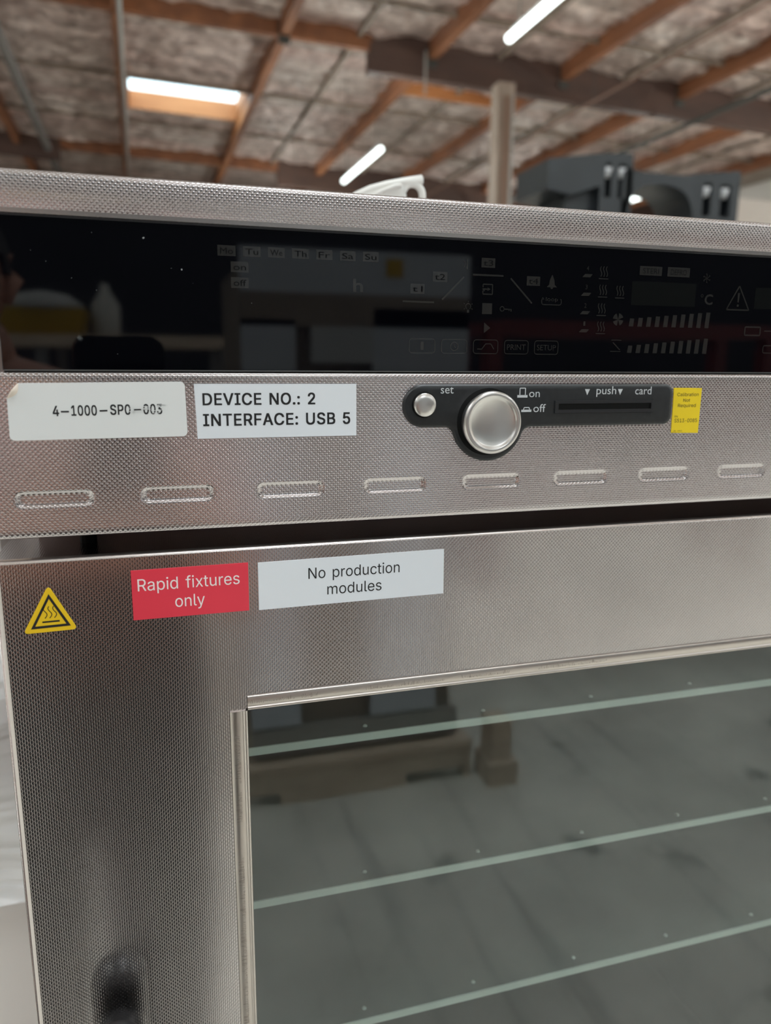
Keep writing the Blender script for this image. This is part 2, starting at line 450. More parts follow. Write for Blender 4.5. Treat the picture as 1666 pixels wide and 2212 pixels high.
# skylight
sk = MB()
zt = ZI + .31
for bx_ in (((SKY_U0-.05, SKY_V0-.05, ZI+.02), (SKY_U1+.05, SKY_V0, zt)), ((SKY_U0-.05, SKY_V1, ZI-.05), (SKY_U1+.05, SKY_V1+.05, zt)),
            ((SKY_U0-.05, SKY_V0, ZI-.03), (SKY_U0, SKY_V1, zt)), ((SKY_U1, SKY_V0, ZI-.03), (SKY_U1+.05, SKY_V1, zt))): sk.box(*bx_)
win = sk.build('window_1', WOOD_ORANGE, rel=False); win.location = BASE; win.rotation_euler = ROT
tag(win, kind='structure')
cl = MB().box((SKY_U0-.03, SKY_V0-.03, zt), (SKY_U1+.03, SKY_V1+.03, zt+.01))
cl.build('skylight_or_fill_pane', glass_material('skylight acrylic', (.96, .99, 1.0), .03), win, rel=False)
# added glowing roof panes, unseen, giving the room soft fill light
FILL_PANE = mat('glowing fill pane', (.8,.8,.8), .4, 0, .5, (.86, .95, 1.0), FILL_PANE_STRENGTH)
for i_, (u_, v_) in enumerate(((0.02, 7.6), (0.02, -1.6), (0.02, -8.2), (7.5, -1.6), (7.5, -8.2), (7.5, 7.6), (-7.3, -1.6), (-7.3, 7.6), (-7.3, 16.05), (-7.3, -8.2), (14.0, 7.6), (14.0, -1.6))):
    sb = MB()
    for bx_ in (((u_-.05, v_-.05, ZI-.06), (u_+2.25, v_, ZI+.10)), ((u_-.05, v_+1.7, ZI-.06), (u_+2.25, v_+1.75, ZI+.10)), ((u_-.05, v_, ZI-.06), (u_, v_+1.7, ZI+.10)), ((u_+2.2, v_, ZI-.06), (u_+2.25, v_+1.7, ZI+.10))): sb.box(*bx_)
    wn = sb.build('window_%d' % (i_+2), WOOD_ORANGE, rel=False); wn.location = BASE; wn.rotation_euler = ROT; tag(wn, kind='structure')
    MB().add([(u_, v_, ZI+.02), (u_+2.2, v_, ZI+.02), (u_+2.2, v_+1.7, ZI+.02), (u_, v_+1.7, ZI+.02)], [(0,1,2,3)]).build('skylight_or_fill_pane', FILL_PANE, wn, rel=False)
cpart('lit_beam_side', MB().box((UK[6]-.080, SKY_V0-.1, S+.0), (UK[6]-.071, SKY_V1+1.2, S+.38)), WOOD_ORANGE)  # added orange sheet paints the skylight's light on this purlin side

# column under the girder
cu, cv = 1.217*S, 12.42
co = MB().box(bw(cu-.15, cv-.1, HF), bw(cu+.15, cv+.2, 4.52)).build('column', noisy('pale painted post', (.25,.18,.14), (.36,.28,.23), 3, .7, 4, 0, (3,3,.3)))
tag(co, kind='structure')
MB().box(bw(cu-.04, cv-.15, HF), bw(cu+.03, cv-.101, 4.3)).build('downpipe', mat('brown pipe', (.22,.13,.09), .5), co)
MB().box(bw(cu+.09, cv-.13, HF), bw(cu+.13, cv-.101, 4.3)).build('conduit', PIPE_PALE, co)

# pipes hung under the roof
def pipe(name, u, v0, v1, z, r, m, label, cat):
    o = MB().tube(bw(u, v0, z - math.tan(SL)*u), bw(u, v1, z - math.tan(SL)*u), r, 10).build(name, m, smooth=True); tag(o, label, cat)
    n = 0
    for i in range(4):
        v = v0 + (v1-v0)*(i+.5)/4
        MB().tube(bw(u, v, z - math.tan(SL)*u), bw(u, v, S+.12 - math.tan(SL)*u), .008, 6).build('hanger_rod', PIPE_DARK, o)
    return o
pipe('conduit_pipe', 0.0, 3.0, 29.0, S-.07, .035, PIPE_PALE, 'pale grey conduit running along the left purlin beside the skylight', 'pipe')
pipe('roof_pipe', 2.19*S*.88, 5.0, 29.0, S*.88, .045, PIPE_DARK, 'dark thin pipe slung diagonally below the roof at right, above the black crate', 'pipe')
pipe('sprinkler_pipe', 1.69*S*.93, 5.0, 25.0, S*.93, .022, mat('brown painted pipe', (.20,.11,.08), .5), 'thin brown pipe hung under the dark girder right of the column', 'pipe')
pipe('grey_duct_pipe', -0.37*S, 8.0, 28.0, S-.02, .09, mat('grey duct', (.15,.13,.12), .7), 'wide dull grey duct under the roof at far left', 'pipe')
# strap hanging from the girder
o = MB().box(bw(1.02*S*.93, GV[1]-.12, 4.3), bw(1.02*S*.93+.03, GV[1]-.09, 4.95)).build('hanging_strap', PIPE_PALE)
tag(o, 'short pale strap hanging in front of the dark girder, left of the column', 'strap')

# ---- tube lights
TZ = 3.42
def tube_light(u, v0, length, z, label):
    t = empty('tube_light', bw(u, v0+length/2, z+.05))
    tag(t, label, 'light', 'tube lights hung under the roof')
    h = MB().box(bw(u-.022, v0, z+.035), bw(u+.022, v0+length, z+.10)); h.build('housing', HOUSING, t)
    MB().tube(bw(u, v0+.01, z), bw(u, v0+length-.01, z), .045, 10).build('tube', TUBE, t, smooth=True)
    for q in (.1, .9):
        MB().tube(bw(u, v0+length*q, z+.1), bw(u, v0+length*q, S+.32-math.tan(SL)*u), .006, 5).build('hanger_wire', PIPE_DARK, t)
tube_light(4.00, 5.72, 2.44, TZ, 'lit white tube light nearest the oven, cut by the top of the photo')
tube_light(4.00, 12.75, 2.44, TZ, 'lit white tube light low above the oven top, beside the white plastic bracket')
tube_light(10.28, 13.95, .80, TZ, 'short lit tube light seen through the arch of the black crate')
for v, w in ((6.3, 'nearer'), (9.6, 'farther')): tube_light(14.3, v, 2.44, TZ, 'added unseen tube light brightening the right partition wall, the %s of two' % w)  # added out of view to brighten the white partition
nb = 0
for u in (-8.6, -2.4, 4.0, 10.28):  # unseen tubes added along the rows to light the room
    for v in (-7.6, -1.0, 6.3, 12.8, 19.6):
        if (u == 4.0 and v > 3 and v < 14) or (u == 10.28 and 7 < v < 17) or (u == -2.4 and v > 7): continue
        row = {-8.6: 'row by the left wall', -2.4: 'row left of the oven', 4.0: 'row of the two lit tubes in view', 10.28: 'row right of the column'}[u]
        pos = {-7.6: 'far behind the photographer', -1.0: 'just behind the photographer', 6.3: 'nearest beyond the oven', 12.8: 'second beyond the oven', 19.6: 'farthest beyond the oven'}[v]
        tube_light(u, v, 2.44, TZ, 'added tube light, %s, %s' % (row, pos)); nb += 1

# ================================================================== OVEN
OX0, OX1 = -74.6, 635.4
OZ0, OZ1 = -845.0, 75.2
oven = empty('laboratory_oven', mm(280, 275, OZ0))
tag(oven, 'stainless steel laboratory oven with black control panel and glass door', 'oven')

def P3(L, y): return [mm(x, y, z) for x, z in L]
def rect(x0, x1, z0, z1): return [(x0,z0),(x1,z0),(x1,z1),(x0,z1)]
def extrude_x(prof, x0, x1, closed=True):
    mb = MB(); mb.loops([[mm(x0, y, z) for y, z in prof], [mm(x1, y, z) for y, z in prof]], cap0=closed, cap1=closed, closed=closed); return mb
def arc(cy, cz, r, a0, a1, n=5): return [(cy + r*math.cos(math.radians(a0+(a1-a0)*i/n)), cz + r*math.sin(math.radians(a0+(a1-a0)*i/n))) for i in range(n+1)]

# cabinet body behind the shell
MB().loops([P3(rect(-62, 623, OZ0, 56), 60), P3(rect(-62, 623, OZ0, 56), 549)], True, True)
body = MB(); body.box(mm(-62, 452, OZ0), mm(623, 549, 56)); body.box(mm(-62, 47, -77), mm(623, 452, 56))
body.box(mm(-62, 47, OZ0), mm(-34, 452, -77)); body.box(mm(595, 47, OZ0), mm(623, 452, -77)); body.box(mm(-34, 47, OZ0), mm(595, 452, -790)); body.box(mm(-34, 47, -176), mm(595, 452, -77))
body.build('cabinet_body', STEEL_DARK, oven)
# chamber lining seen through the glass
ch = MB()
x0, x1, z0, z1, y0, y1 = -33, 594, -789, -170, 47, 450
A = [mm(x0,y0,z0),mm(x1,y0,z0),mm(x1,y0,z1),mm(x0,y0,z1)]; B = [mm(x0,y1,z0),mm(x1,y1,z0),mm(x1,y1,z1),mm(x0,y1,z1)]
ch.loops([A, B], cap0=False, cap1=True); ch.build('chamber', CHAMBER, oven)

# top cover + front strip: one folded sheet
prof = [(4.5, 57.6), (1.2, 57.8)] + [(.35, 58.1), (.0, 58.9)] + arc(2.4, 72.8, 2.4, 180, 90, 6)[0:] + [(20, 75.2), (549, 75.2), (549, 73), (6, 73), (6, 60)]
tc_ = extrude_x(prof, OX0, OX1).build('top_cover', STEEL_TOP, oven, auto=40)
MB().box(mm(OX0+.5, -.05, 58.0), mm(OX1-.5, .4, 59.9)).build('cover_hem', STEEL_EDGE, oven)

# control panel sheet with pressed slots
xs = [OX0] + list(np.arange(-73, 352, 1.0)) + [OX1-1, OX1]
zs = list(np.arange(-77.0, -69, 2)) + list(np.arange(-68.5, -54, .5)) + list(np.arange(-53, -9, 4)) + [-8.4]
slots = [-46.8 + 52.63*i for i in range(8)]
def slotd(x, z):
    d = 0.0
    for c in slots:
        if abs(x-c) < 22 and abs(z+61.6) < 8:
            qx = abs(x-c)-13.0; qz = abs(z+61.6)-.9
            sd = math.hypot(max(qx,0), max(qz,0)) + min(max(qx,qz),0) - 2.0
            t = min(1, max(0, (0.9 - sd)/1.5)); d = max(d, t*t*(3-2*t)*1.0)
    return d
def rows(x):
    top = arc(2.6, -8.4, 2.6, 180, 90, 5)
    bot = [(4.0, -79.3), (1.3, -79.1), (.25, -78.4)]
    return [(8.0, -79.3)] + bot + [(slotd(x, z), z) for z in zs[:-1]] + top + [(7, -5.8)]
mb = MB(); mb.loops([[mm(x, y, z) for y, z in rows(x)] for x in xs], False, False, closed=False)
cpn = mb.build('control_panel', STEEL_PANEL, oven, smooth=True)
# dark recess behind the panel's lower lip and display surround
MB().box(mm(-62, 9, -78.5), mm(623, 55, -75)).build('panel_underside', STEEL_DARK, oven)
MB().box(mm(OX0+.3, 7.5, -78.9), mm(OX1, 8.5, 57)).build('panel_backing', STEEL_DARK, oven)

# display glass
dg = MB(); dg.loops([P3(rect(-63.2, 624, -5.4, 57.2), 7), P3(rect(-63.2, 624, -5.4, 57.2), 1.0), P3(rect(-62.9, 623.7, -5.1, 56.9), .7)], False, True)
disp = dg.build('display_panel', BLACK_GLOSS, oven)
MB().box(mm(OX0+2, .9, 56.1), mm(OX1-2, 3, 57.9)).build('display_gasket', mat('grey gasket', (.03,.03,.033), .3), oven)
MB().box(mm(-62.5, .5, -5.75), mm(OX1, 2.5, -5.25)).build('display_gasket', mat('grey lower gasket', (.10,.10,.10), .3), oven)

# ---- lettering helpers
def text_mesh(s, bold=0.0):
    cu = bpy.data.curves.new('lettering', 'FONT'); cu.body = s; cu.size = 1; cu.resolution_u = 3; cu.offset = bold; cu.fill_mode = 'FRONT'
    o = bpy.data.objects.new('lettering', cu); C.objects.link(o)
    dgp = bpy.context.evaluated_depsgraph_get(); me = bpy.data.meshes.new_from_object(o.evaluated_get(dgp))
    bpy.data.objects.remove(o); bpy.data.curves.remove(cu)
    return me
GLYPHS = {'-':[227,[[168,94,168,122,57,122,57,94]]],'.':[94,[[26,14,30,5,37,0,43,-2,54,-2,61,2,68,9,70,17,70,24,70,27,66,34,59,40,50,44,41,42,33,38,28,32,25,25]]],'0':[227,[[114,258,92,256,77,250,65,242,51,228,43,216,38,205,32,189,26,166,24,140,24,113,28,82,34,57,44,36,53,23,62,14,75,6,82,2,94,-2,113,-4,128,-2,146,2,161,12,176,26,184,38,188,47,195,65,200,88,202,113,202,141,199,172,192,197,182,218,174,230,164,240,152,248,144,252,132,256],[120,25,107,25,96,28,85,34,76,43,70,52,62,71,58,88,55,109,54,135,56,160,60,178,66,196,76,211,85,220,96,227,107,230,120,230,133,226,141,221,152,211,162,193,166,182,170,164,172,146,172,118,170,98,167,78,162,61,153,46,144,36,133,28]]],'1':[227,[[195,0,195,28,138,28,138,254,99,254,44,214,43,213,43,179,64,195,104,224,106,224,106,28,38,28,38,0]]],'2':[227,[[32,0,194,0,194,28,76,29,76,30,78,33,136,93,167,128,181,149,186,160,189,170,190,180,190,200,186,213,178,227,167,239,157,246,144,252,130,256,122,258,103,258,91,256,78,252,62,242,51,232,43,221,38,210,34,197,33,181,63,181,64,191,68,203,74,213,80,220,89,226,101,229,112,230,128,228,135,226,143,221,153,211,156,205,160,195,160,180,156,164,151,155,140,140,121,118,32,24]]],'3':[227,[[35,254,35,226,144,226,144,224,142,222,78,150,78,124,116,123,128,120,138,116,149,110,156,101,161,92,164,78,164,67,163,58,159,49,156,44,149,37,138,30,128,27,116,25,102,25,95,26,84,29,75,33,67,39,60,49,56,57,54,66,22,66,23,55,27,42,34,29,44,19,51,13,62,6,72,2,86,-2,103,-4,115,-4,132,-2,145,2,155,6,167,14,172,18,184,30,188,37,194,50,196,62,196,78,194,93,188,107,180,118,171,128,160,135,144,142,127,145,111,145,186,230,186,254]]],'4':[227,[[155,254,124,254,123,254,20,81,20,53,141,52,141,0,171,0,172,52,197,52,206,53,206,81,172,82,171,159,141,159,141,82,54,82,54,84]]],'5':[227,[[183,254,48,254,34,127,64,123,69,127,78,132,96,138,113,138,128,136,137,132,146,125,156,112,160,103,162,96,164,85,164,77,162,66,160,58,154,46,150,41,141,34,127,27,116,25,104,25,94,27,83,32,76,37,68,46,63,55,61,65,30,65,30,61,32,52,35,42,38,34,46,23,53,16,64,8,72,4,84,0,105,-4,116,-4,129,-2,149,4,158,10,168,17,175,24,182,33,190,48,193,59,196,75,196,88,193,105,188,118,182,130,174,142,165,150,155,156,139,164,124,166,106,166,95,164,78,158,68,150,67,151,67,153,75,225,76,226,183,226]]],'8':[227,[[114,258,93,256,79,252,70,248,61,242,52,234,46,226,40,217,36,205,35,192,36,178,39,167,47,153,56,144,62,139,71,135,75,134,76,133,66,130,56,124,50,120,41,111,32,96,28,86,26,74,26,57,30,44,37,31,47,19,58,11,74,3,90,-2,112,-4,130,-2,148,2,164,8,175,16,185,25,192,36,198,49,200,63,200,77,198,87,194,96,188,107,182,115,173,122,161,130,150,133,151,134,156,135,163,138,170,143,177,150,186,164,190,178,191,193,190,205,185,218,176,231,168,240,155,248,145,252,133,256],[168,59,165,52,159,42,150,34,141,30,132,26,118,24,108,24,94,26,85,30,75,35,66,43,63,48,60,54,58,62,58,71,60,82,60,86,68,99,76,106,88,113,106,118,120,118,129,116,145,110,152,104,160,96,164,89,168,79,168,71],[158,199,160,194,160,182,158,175,154,166,150,161,143,154,136,150,128,146,121,145,106,145,98,146,90,150,82,154,74,162,70,170,68,176,66,182,66,193,70,207,76,215,82,221,89,225,97,228,108,230,118,230,128,228,135,226,143,222,151,214,154,209]]],':':[94,[[26,14,30,5,37,0,43,-2,54,-2,61,2,68,9,70,17,70,24,70,27,66,34,59,40,50,44,41,42,33,38,28,32,25,25],[25,153,29,145,36,138,44,136,52,136,59,138,66,144,70,152,70,163,67,171,60,178,53,180,42,180,35,178,28,170,25,163]]],'A':[240,[[101,254,8,0,42,0,43,1,67,71,139,71,172,71,198,0,232,0,138,254,138,254],[119,228,144,151,162,100,162,100,120,100,78,100,99,162]]],'B':[228,[[30,254,30,0,132,0,157,4,173,9,188,19,198,30,203,39,205,45,208,58,209,74,207,87,201,102,193,113,182,122,172,128,158,131,158,134,167,136,182,146,188,152,192,158,197,169,199,180,199,193,198,201,194,215,184,230,178,236,166,244,158,248,141,253,125,254],[62,115,134,115,148,112,159,106,168,97,172,92,176,83,178,75,178,63,176,55,170,46,166,40,160,36,152,32,136,29,63,28],[62,143,63,226,130,226,146,222,156,214,162,208,166,201,168,190,168,182,166,174,163,165,158,158,152,152,138,146,127,143]]],'C':[255,[[187,10,198,16,207,24,220,39,230,57,234,70,236,80,204,80,200,67,196,60,190,51,179,40,163,32,151,28,140,26,122,27,105,32,95,36,84,44,71,58,62,74,56,90,53,104,52,126,53,150,56,165,60,177,65,187,75,202,83,210,96,219,106,224,123,228,138,228,153,226,166,222,175,217,182,212,192,201,200,188,204,174,208,174,236,174,236,175,231,195,226,207,216,220,204,234,186,246,166,254,145,258,123,258,103,254,86,248,69,238,57,228,44,212,34,195,26,174,22,156,20,142,20,123,22,98,26,82,32,63,38,52,47,38,60,24,75,12,89,5,102,0,121,-3,140,-4,154,-2,174,4]]],'D':[251,[[30,0,119,0,145,4,161,8,177,16,193,28,204,39,216,58,224,76,229,99,231,129,229,156,226,171,222,182,213,203,204,216,198,222,187,232,172,242,155,248,139,252,116,254,30,254],[63,28,62,226,114,226,136,224,148,220,160,214,169,208,175,202,185,189,192,175,196,160,200,137,200,118,197,98,192,80,184,63,176,54,165,44,153,37,142,33,129,30,115,28]]],'E':[209,[[187,0,187,28,62,29,63,114,178,115,177,143,62,143,62,226,132,226,186,226,186,254,30,254,30,0]]],'F':[205,[[30,0,62,0,63,110,173,111,173,139,62,139,62,226,103,226,184,226,184,254,30,254]]],'I':[150,[[16,0,134,0,134,28,92,29,92,226,134,226,134,254,134,254,16,254,16,226,59,226,59,29,16,28]]],'L':[196,[[30,254,30,0,180,0,180,28,62,29,62,254]]],'N':[262,[[231,0,232,254,200,254,200,70,201,40,176,85,69,253,68,254,30,254,30,254,30,0,62,0,62,160,60,214,97,151,192,1,194,0]]],'O':[267,[[134,258,112,256,99,253,90,250,81,246,69,238,62,232,52,222,43,211,38,202,29,183,26,172,22,156,20,131,22,102,24,90,28,75,36,54,44,43,50,34,59,24,68,17,78,10,89,5,111,-2,133,-4,156,-2,178,5,185,8,199,17,212,29,226,47,236,66,243,89,246,117,246,149,240,175,232,198,224,210,218,219,202,234,192,242,182,248,172,252,160,255,149,257],[127,26,112,29,102,32,93,38,84,44,75,53,68,62,60,78,55,94,52,114,52,140,54,158,60,175,66,189,76,203,88,214,105,223,123,228,139,228,144,228,156,225,172,218,185,209,198,194,207,176,212,160,215,137,215,117,212,97,208,81,201,66,192,52,179,40,171,36,161,31,145,27]]],'P':[222,[[30,0,62,0,63,93,128,93,151,97,160,100,175,109,185,118,192,128,199,142,202,154,204,171,204,185,202,196,198,210,190,224,182,232,172,240,160,247,139,253,122,254,30,254],[63,121,63,226,123,226,132,225,145,221,152,218,158,212,162,208,166,201,170,192,172,182,172,166,170,154,164,143,159,136,153,130,145,126,130,122,118,121]]],'R':[224,[[30,254,30,0,62,0,63,99,123,99,172,9,177,0,214,0,157,104,171,111,183,120,193,132,200,145,204,163,204,185,202,201,195,217,186,230,175,240,161,247,149,251,136,254,122,254],[62,226,129,226,143,222,149,220,157,214,164,207,168,199,171,192,172,183,172,169,170,159,165,147,160,141,157,138,147,132,138,130,129,128,63,128]]],'S':[223,[[125,258,102,258,89,256,70,250,57,242,48,236,42,230,36,221,30,210,26,197,26,180,27,173,30,163,38,149,48,140,60,132,78,124,127,110,147,103,154,100,163,93,170,85,172,78,173,70,172,63,170,56,166,47,158,39,151,34,142,30,132,26,117,24,107,24,92,26,80,30,71,36,62,43,58,49,54,58,52,68,19,68,21,54,24,43,32,30,45,16,55,9,65,4,78,0,92,-3,105,-4,119,-4,134,-3,150,0,167,8,180,16,191,28,199,42,204,58,204,77,200,92,194,105,184,116,169,126,153,133,139,138,101,148,84,154,77,158,69,164,64,169,60,176,58,184,58,192,60,202,65,210,72,217,81,223,90,226,103,229,113,230,129,228,139,225,149,220,154,216,164,206,167,198,169,189,200,189,200,199,196,211,190,223,179,236,166,245,156,250,143,254]]],'T':[224,[[128,0,128,226,208,226,208,254,96,254,16,254,16,226,96,226,96,0]]],'U':[259,[[30,254,30,80,34,60,38,47,44,36,52,27,59,20,72,10,83,4,94,0,107,-2,120,-4,145,-4,163,0,174,4,188,11,199,19,210,31,218,42,224,58,228,79,228,224,228,254,196,254,196,87,194,72,188,56,182,47,175,40,161,32,152,28,139,26,116,26,98,32,84,40,78,45,72,53,66,67,63,76,62,85,62,254]]],'V':[240,[[8,254,102,0,139,0,224,234,231,254,198,254,197,254,142,96,122,31,120,28,97,101,42,254,42,254]]],'a':[195,[[168,0,168,137,166,146,163,157,158,166,148,176,134,185,116,190,106,192,88,192,75,190,56,184,40,174,30,163,25,156,20,146,50,137,54,145,61,153,67,158,76,162,83,164,93,166,107,165,116,162,119,162,126,158,131,152,135,145,138,136,138,129,138,124,136,120,131,116,123,114,84,110,60,105,44,100,32,92,23,83,17,70,15,56,16,45,17,37,23,23,27,18,35,10,48,2,59,-2,71,-4,81,-4,94,-4,104,-1,114,4,124,10,132,18,136,26,138,26,139,0],[138,95,138,69,136,58,134,52,129,42,120,33,111,28,102,24,87,22,77,23,69,24,61,28,55,32,51,36,48,41,46,48,46,57,49,66,56,74,62,78,74,82,125,90,133,92]]],'b':[212,[[27,254,26,0,56,0,56,30,59,30,69,15,75,9,82,4,92,-1,107,-4,127,-4,142,0,158,9,165,14,172,22,181,34,188,48,192,63,195,84,195,105,192,126,188,139,180,156,172,167,164,174,155,182,146,186,137,190,123,192,105,192,89,188,76,180,68,172,60,161,57,160,57,254],[116,24,104,24,91,26,81,32,72,41,66,49,61,61,58,73,56,84,56,105,58,116,62,131,68,143,78,154,86,160,94,163,105,164,114,165,129,162,140,156,148,149,153,141,158,130,162,118,164,103,164,87,162,74,159,61,153,48,148,41,137,30,126,26]]],'c':[198,[[150,180,140,185,125,190,113,192,95,192,84,190,70,186,58,180,49,173,40,165,33,155,26,143,21,127,18,115,17,101,18,80,20,67,24,51,30,39,38,26,47,16,59,8,69,2,85,-2,96,-4,112,-4,125,-2,139,2,150,8,158,14,168,24,172,30,179,43,182,51,180,52,152,58,146,44,143,40,133,31,125,27,117,24,105,23,96,24,86,26,78,29,72,33,64,42,55,56,50,70,48,82,48,99,49,109,52,123,56,133,62,144,72,155,77,158,88,163,99,165,113,164,124,162,134,156,143,148,148,140,152,131,180,139,177,149,171,160,160,172]]],'d':[212,[[186,254,156,254,155,160,152,160,148,168,138,179,129,185,122,188,107,192,89,192,80,190,70,188,57,181,49,176,40,166,32,155,25,141,20,125,18,109,17,87,19,69,24,51,31,35,40,22,48,14,55,8,69,1,86,-4,105,-4,117,-2,129,4,142,14,153,30,156,30,157,0,186,0],[108,24,96,24,86,26,76,30,70,34,62,44,56,54,52,66,48,83,48,100,50,117,54,129,60,142,66,151,76,158,87,163,96,164,106,165,118,163,128,158,133,155,142,145,149,134,154,120,156,107,156,90,154,75,150,58,146,48,140,40,128,30,118,26]]],'e':[202,[[111,192,94,192,86,191,73,188,65,184,56,179,46,170,34,156,26,143,22,132,20,121,18,107,18,80,20,66,24,52,29,40,37,27,53,12,64,5,72,2,84,-2,98,-4,115,-4,132,-1,150,6,162,14,174,27,179,36,182,45,181,46,164,50,153,52,149,44,146,39,140,34,131,28,119,24,101,23,91,24,83,27,72,33,62,43,56,50,53,58,50,70,48,84,186,85,186,107,182,131,177,145,168,162,159,171,145,182,127,189],[48,111,50,123,52,131,57,140,62,146,69,154,82,162,97,165,109,165,115,164,128,159,140,150,145,142,150,132,152,124,154,110]]],'f':[127,[[41,0,71,0,71,163,114,164,114,190,71,190,71,216,72,220,76,229,81,234,86,236,93,237,102,237,114,234,120,258,121,260,112,264,100,265,89,265,74,262,62,256,56,252,49,245,46,240,42,231,40,223,40,190,3,189,3,164,40,163]]],'i':[83,[[27,0,57,0,57,190,26,189],[63,238,63,245,60,253,53,259,47,262,37,262,30,258,23,251,21,245,21,237,24,230,30,224,38,222,46,222,53,224,60,231]]],'l':[95,[[27,254,26,35,28,28,30,22,34,13,40,7,48,2,62,-1,78,-1,89,1,90,1,90,4,85,27,69,26,63,28,61,30,58,34,57,41,57,254]]],'m':[305,[[278,0,278,133,276,152,269,167,264,174,258,180,246,188,229,192,212,193,204,192,194,189,183,184,177,180,168,172,163,164,159,156,154,168,148,176,137,186,124,192,115,193,104,193,95,192,81,186,74,181,66,172,60,163,56,156,56,189,27,190,26,0,57,0,57,35,57,126,60,140,68,151,74,157,81,162,93,165,106,165,111,164,121,160,127,155,132,149,135,143,137,135,137,0,167,0,168,127,169,136,174,148,181,156,186,160,192,162,199,164,216,165,226,162,236,156,242,150,247,138,248,130,248,0]]],'n':[205,[[178,0,178,128,177,141,172,157,164,170,154,180,142,187,135,190,122,192,106,192,89,188,79,183,69,176,62,167,56,156,56,189,26,189,26,61,26,0,57,0,57,121,61,137,65,145,73,154,80,158,86,162,99,164,111,164,123,162,133,156,140,149,145,138,148,128,148,0]]],'o':[208,[[84,190,70,186,54,177,40,165,30,150,22,131,18,112,17,87,20,67,24,51,32,36,41,23,53,12,69,2,85,-2,96,-4,111,-4,123,-2,139,2,149,8,158,14,170,27,180,42,186,60,190,79,190,102,188,124,182,140,173,157,162,170,150,180,138,186,123,190,113,192,95,192],[99,165,113,164,124,162,133,157,142,148,150,138,154,130,158,116,160,103,160,85,158,74,154,61,149,49,142,40,130,30,121,26,108,24,96,24,82,27,72,33,64,42,55,56,52,66,49,78,48,89,48,105,52,123,56,133,62,144,72,155,77,158,88,163]]],'p':[212,[[27,-72,57,-71,57,30,60,28,66,20,75,10,86,2,92,-1,100,-3,107,-4,122,-4,136,-2,145,2,155,7,162,12,170,19,180,32,188,48,192,63,195,84,195,105,192,126,188,139,182,153,172,166,159,178,143,188,127,192,105,192,93,190,82,184,71,176,59,160,56,160,56,189,26,189],[116,24,104,24,91,26,81,32,72,41,66,49,61,61,58,73,56,84,56,105,58,116,62,131,68,143,78,154,86,160,94,163,105,164,114,165,129,162,140,156,148,149,153,141,158,130,162,118,164,103,164,87,162,74,159,61,153,48,148,41,137,30,126,26]]],'q':[212,[[186,-72,186,189,157,190,156,160,153,160,144,173,138,179,129,185,118,190,107,192,89,192,80,190,70,188,59,182,52,178,40,166,30,152,23,136,19,120,17,102,18,80,20,64,25,47,32,32,41,21,48,14,56,8,69,1,80,-2,90,-4,110,-4,117,-2,127,2,139,10,146,19,153,29,155,30,156,-71],[108,24,96,24,86,26,76,30,70,34,62,44,56,54,52,66,48,83,48,100,50,117,54,129,60,142,66,151,76,158,87,163,96,164,106,165,118,163,128,158,133,155,142,145,149,134,154,120,156,107,156,90,154,75,150,58,146,48,140,40,128,30,118,26]]],'r':[130,[[27,0,57,0,57,125,59,134,63,142,68,148,73,154,78,156,88,161,100,163,114,162,122,161,122,192,103,192,95,192,83,188,71,180,64,172,58,160,56,161,56,190,26,189]]],'s':[182,[[114,190,104,192,84,192,71,190,58,186,47,180,36,170,30,162,25,151,24,143,24,131,25,123,30,111,40,100,48,95,61,89,74,85,111,76,118,74,125,70,130,65,134,57,134,46,129,37,122,31,115,27,100,23,89,22,79,24,70,26,63,30,53,39,49,46,47,53,19,48,18,47,18,43,22,33,30,19,37,12,46,6,56,2,66,-1,82,-4,100,-4,116,-2,130,3,142,10,152,18,160,30,164,41,166,48,166,59,164,67,158,79,150,89,139,96,128,101,114,105,79,113,72,116,66,118,60,123,55,132,54,143,56,148,60,153,65,158,71,162,86,166,102,166,109,164,117,161,128,151,134,138,162,145,158,155,154,163,150,170,142,178,127,186]]],'t':[114,[[106,0,106,2,101,27,90,25,80,25,73,27,66,33,63,44,63,163,102,164,102,189,63,190,63,235,42,236,32,235,32,190,3,189,3,164,32,163,32,40,34,31,38,22,42,14,50,7,58,2,67,0,77,-2,92,-2]]],'u':[205,[[27,190,26,59,28,48,32,33,40,20,51,10,64,2,74,-1,84,-2,102,-2,117,2,126,6,133,12,142,22,149,34,149,0,178,0,178,128,178,189,148,189,148,71,146,61,144,52,138,42,131,35,120,28,111,26,104,25,92,26,82,28,73,33,66,41,60,50,58,61,57,189]]],'x':[189,[[11,0,46,0,80,52,94,78,112,47,143,0,178,0,112,96,172,185,175,190,141,190,112,145,96,116,81,142,50,190,14,189,78,97]]],'y':[195,[[24,-70,38,-72,52,-72,63,-70,70,-68,78,-64,83,-60,91,-50,96,-43,103,-27,186,189,185,190,152,189,112,77,101,42,97,29,91,53,84,76,42,189,9,189,81,0,74,-23,71,-29,66,-37,61,-41,53,-44,42,-45,31,-43]]]}
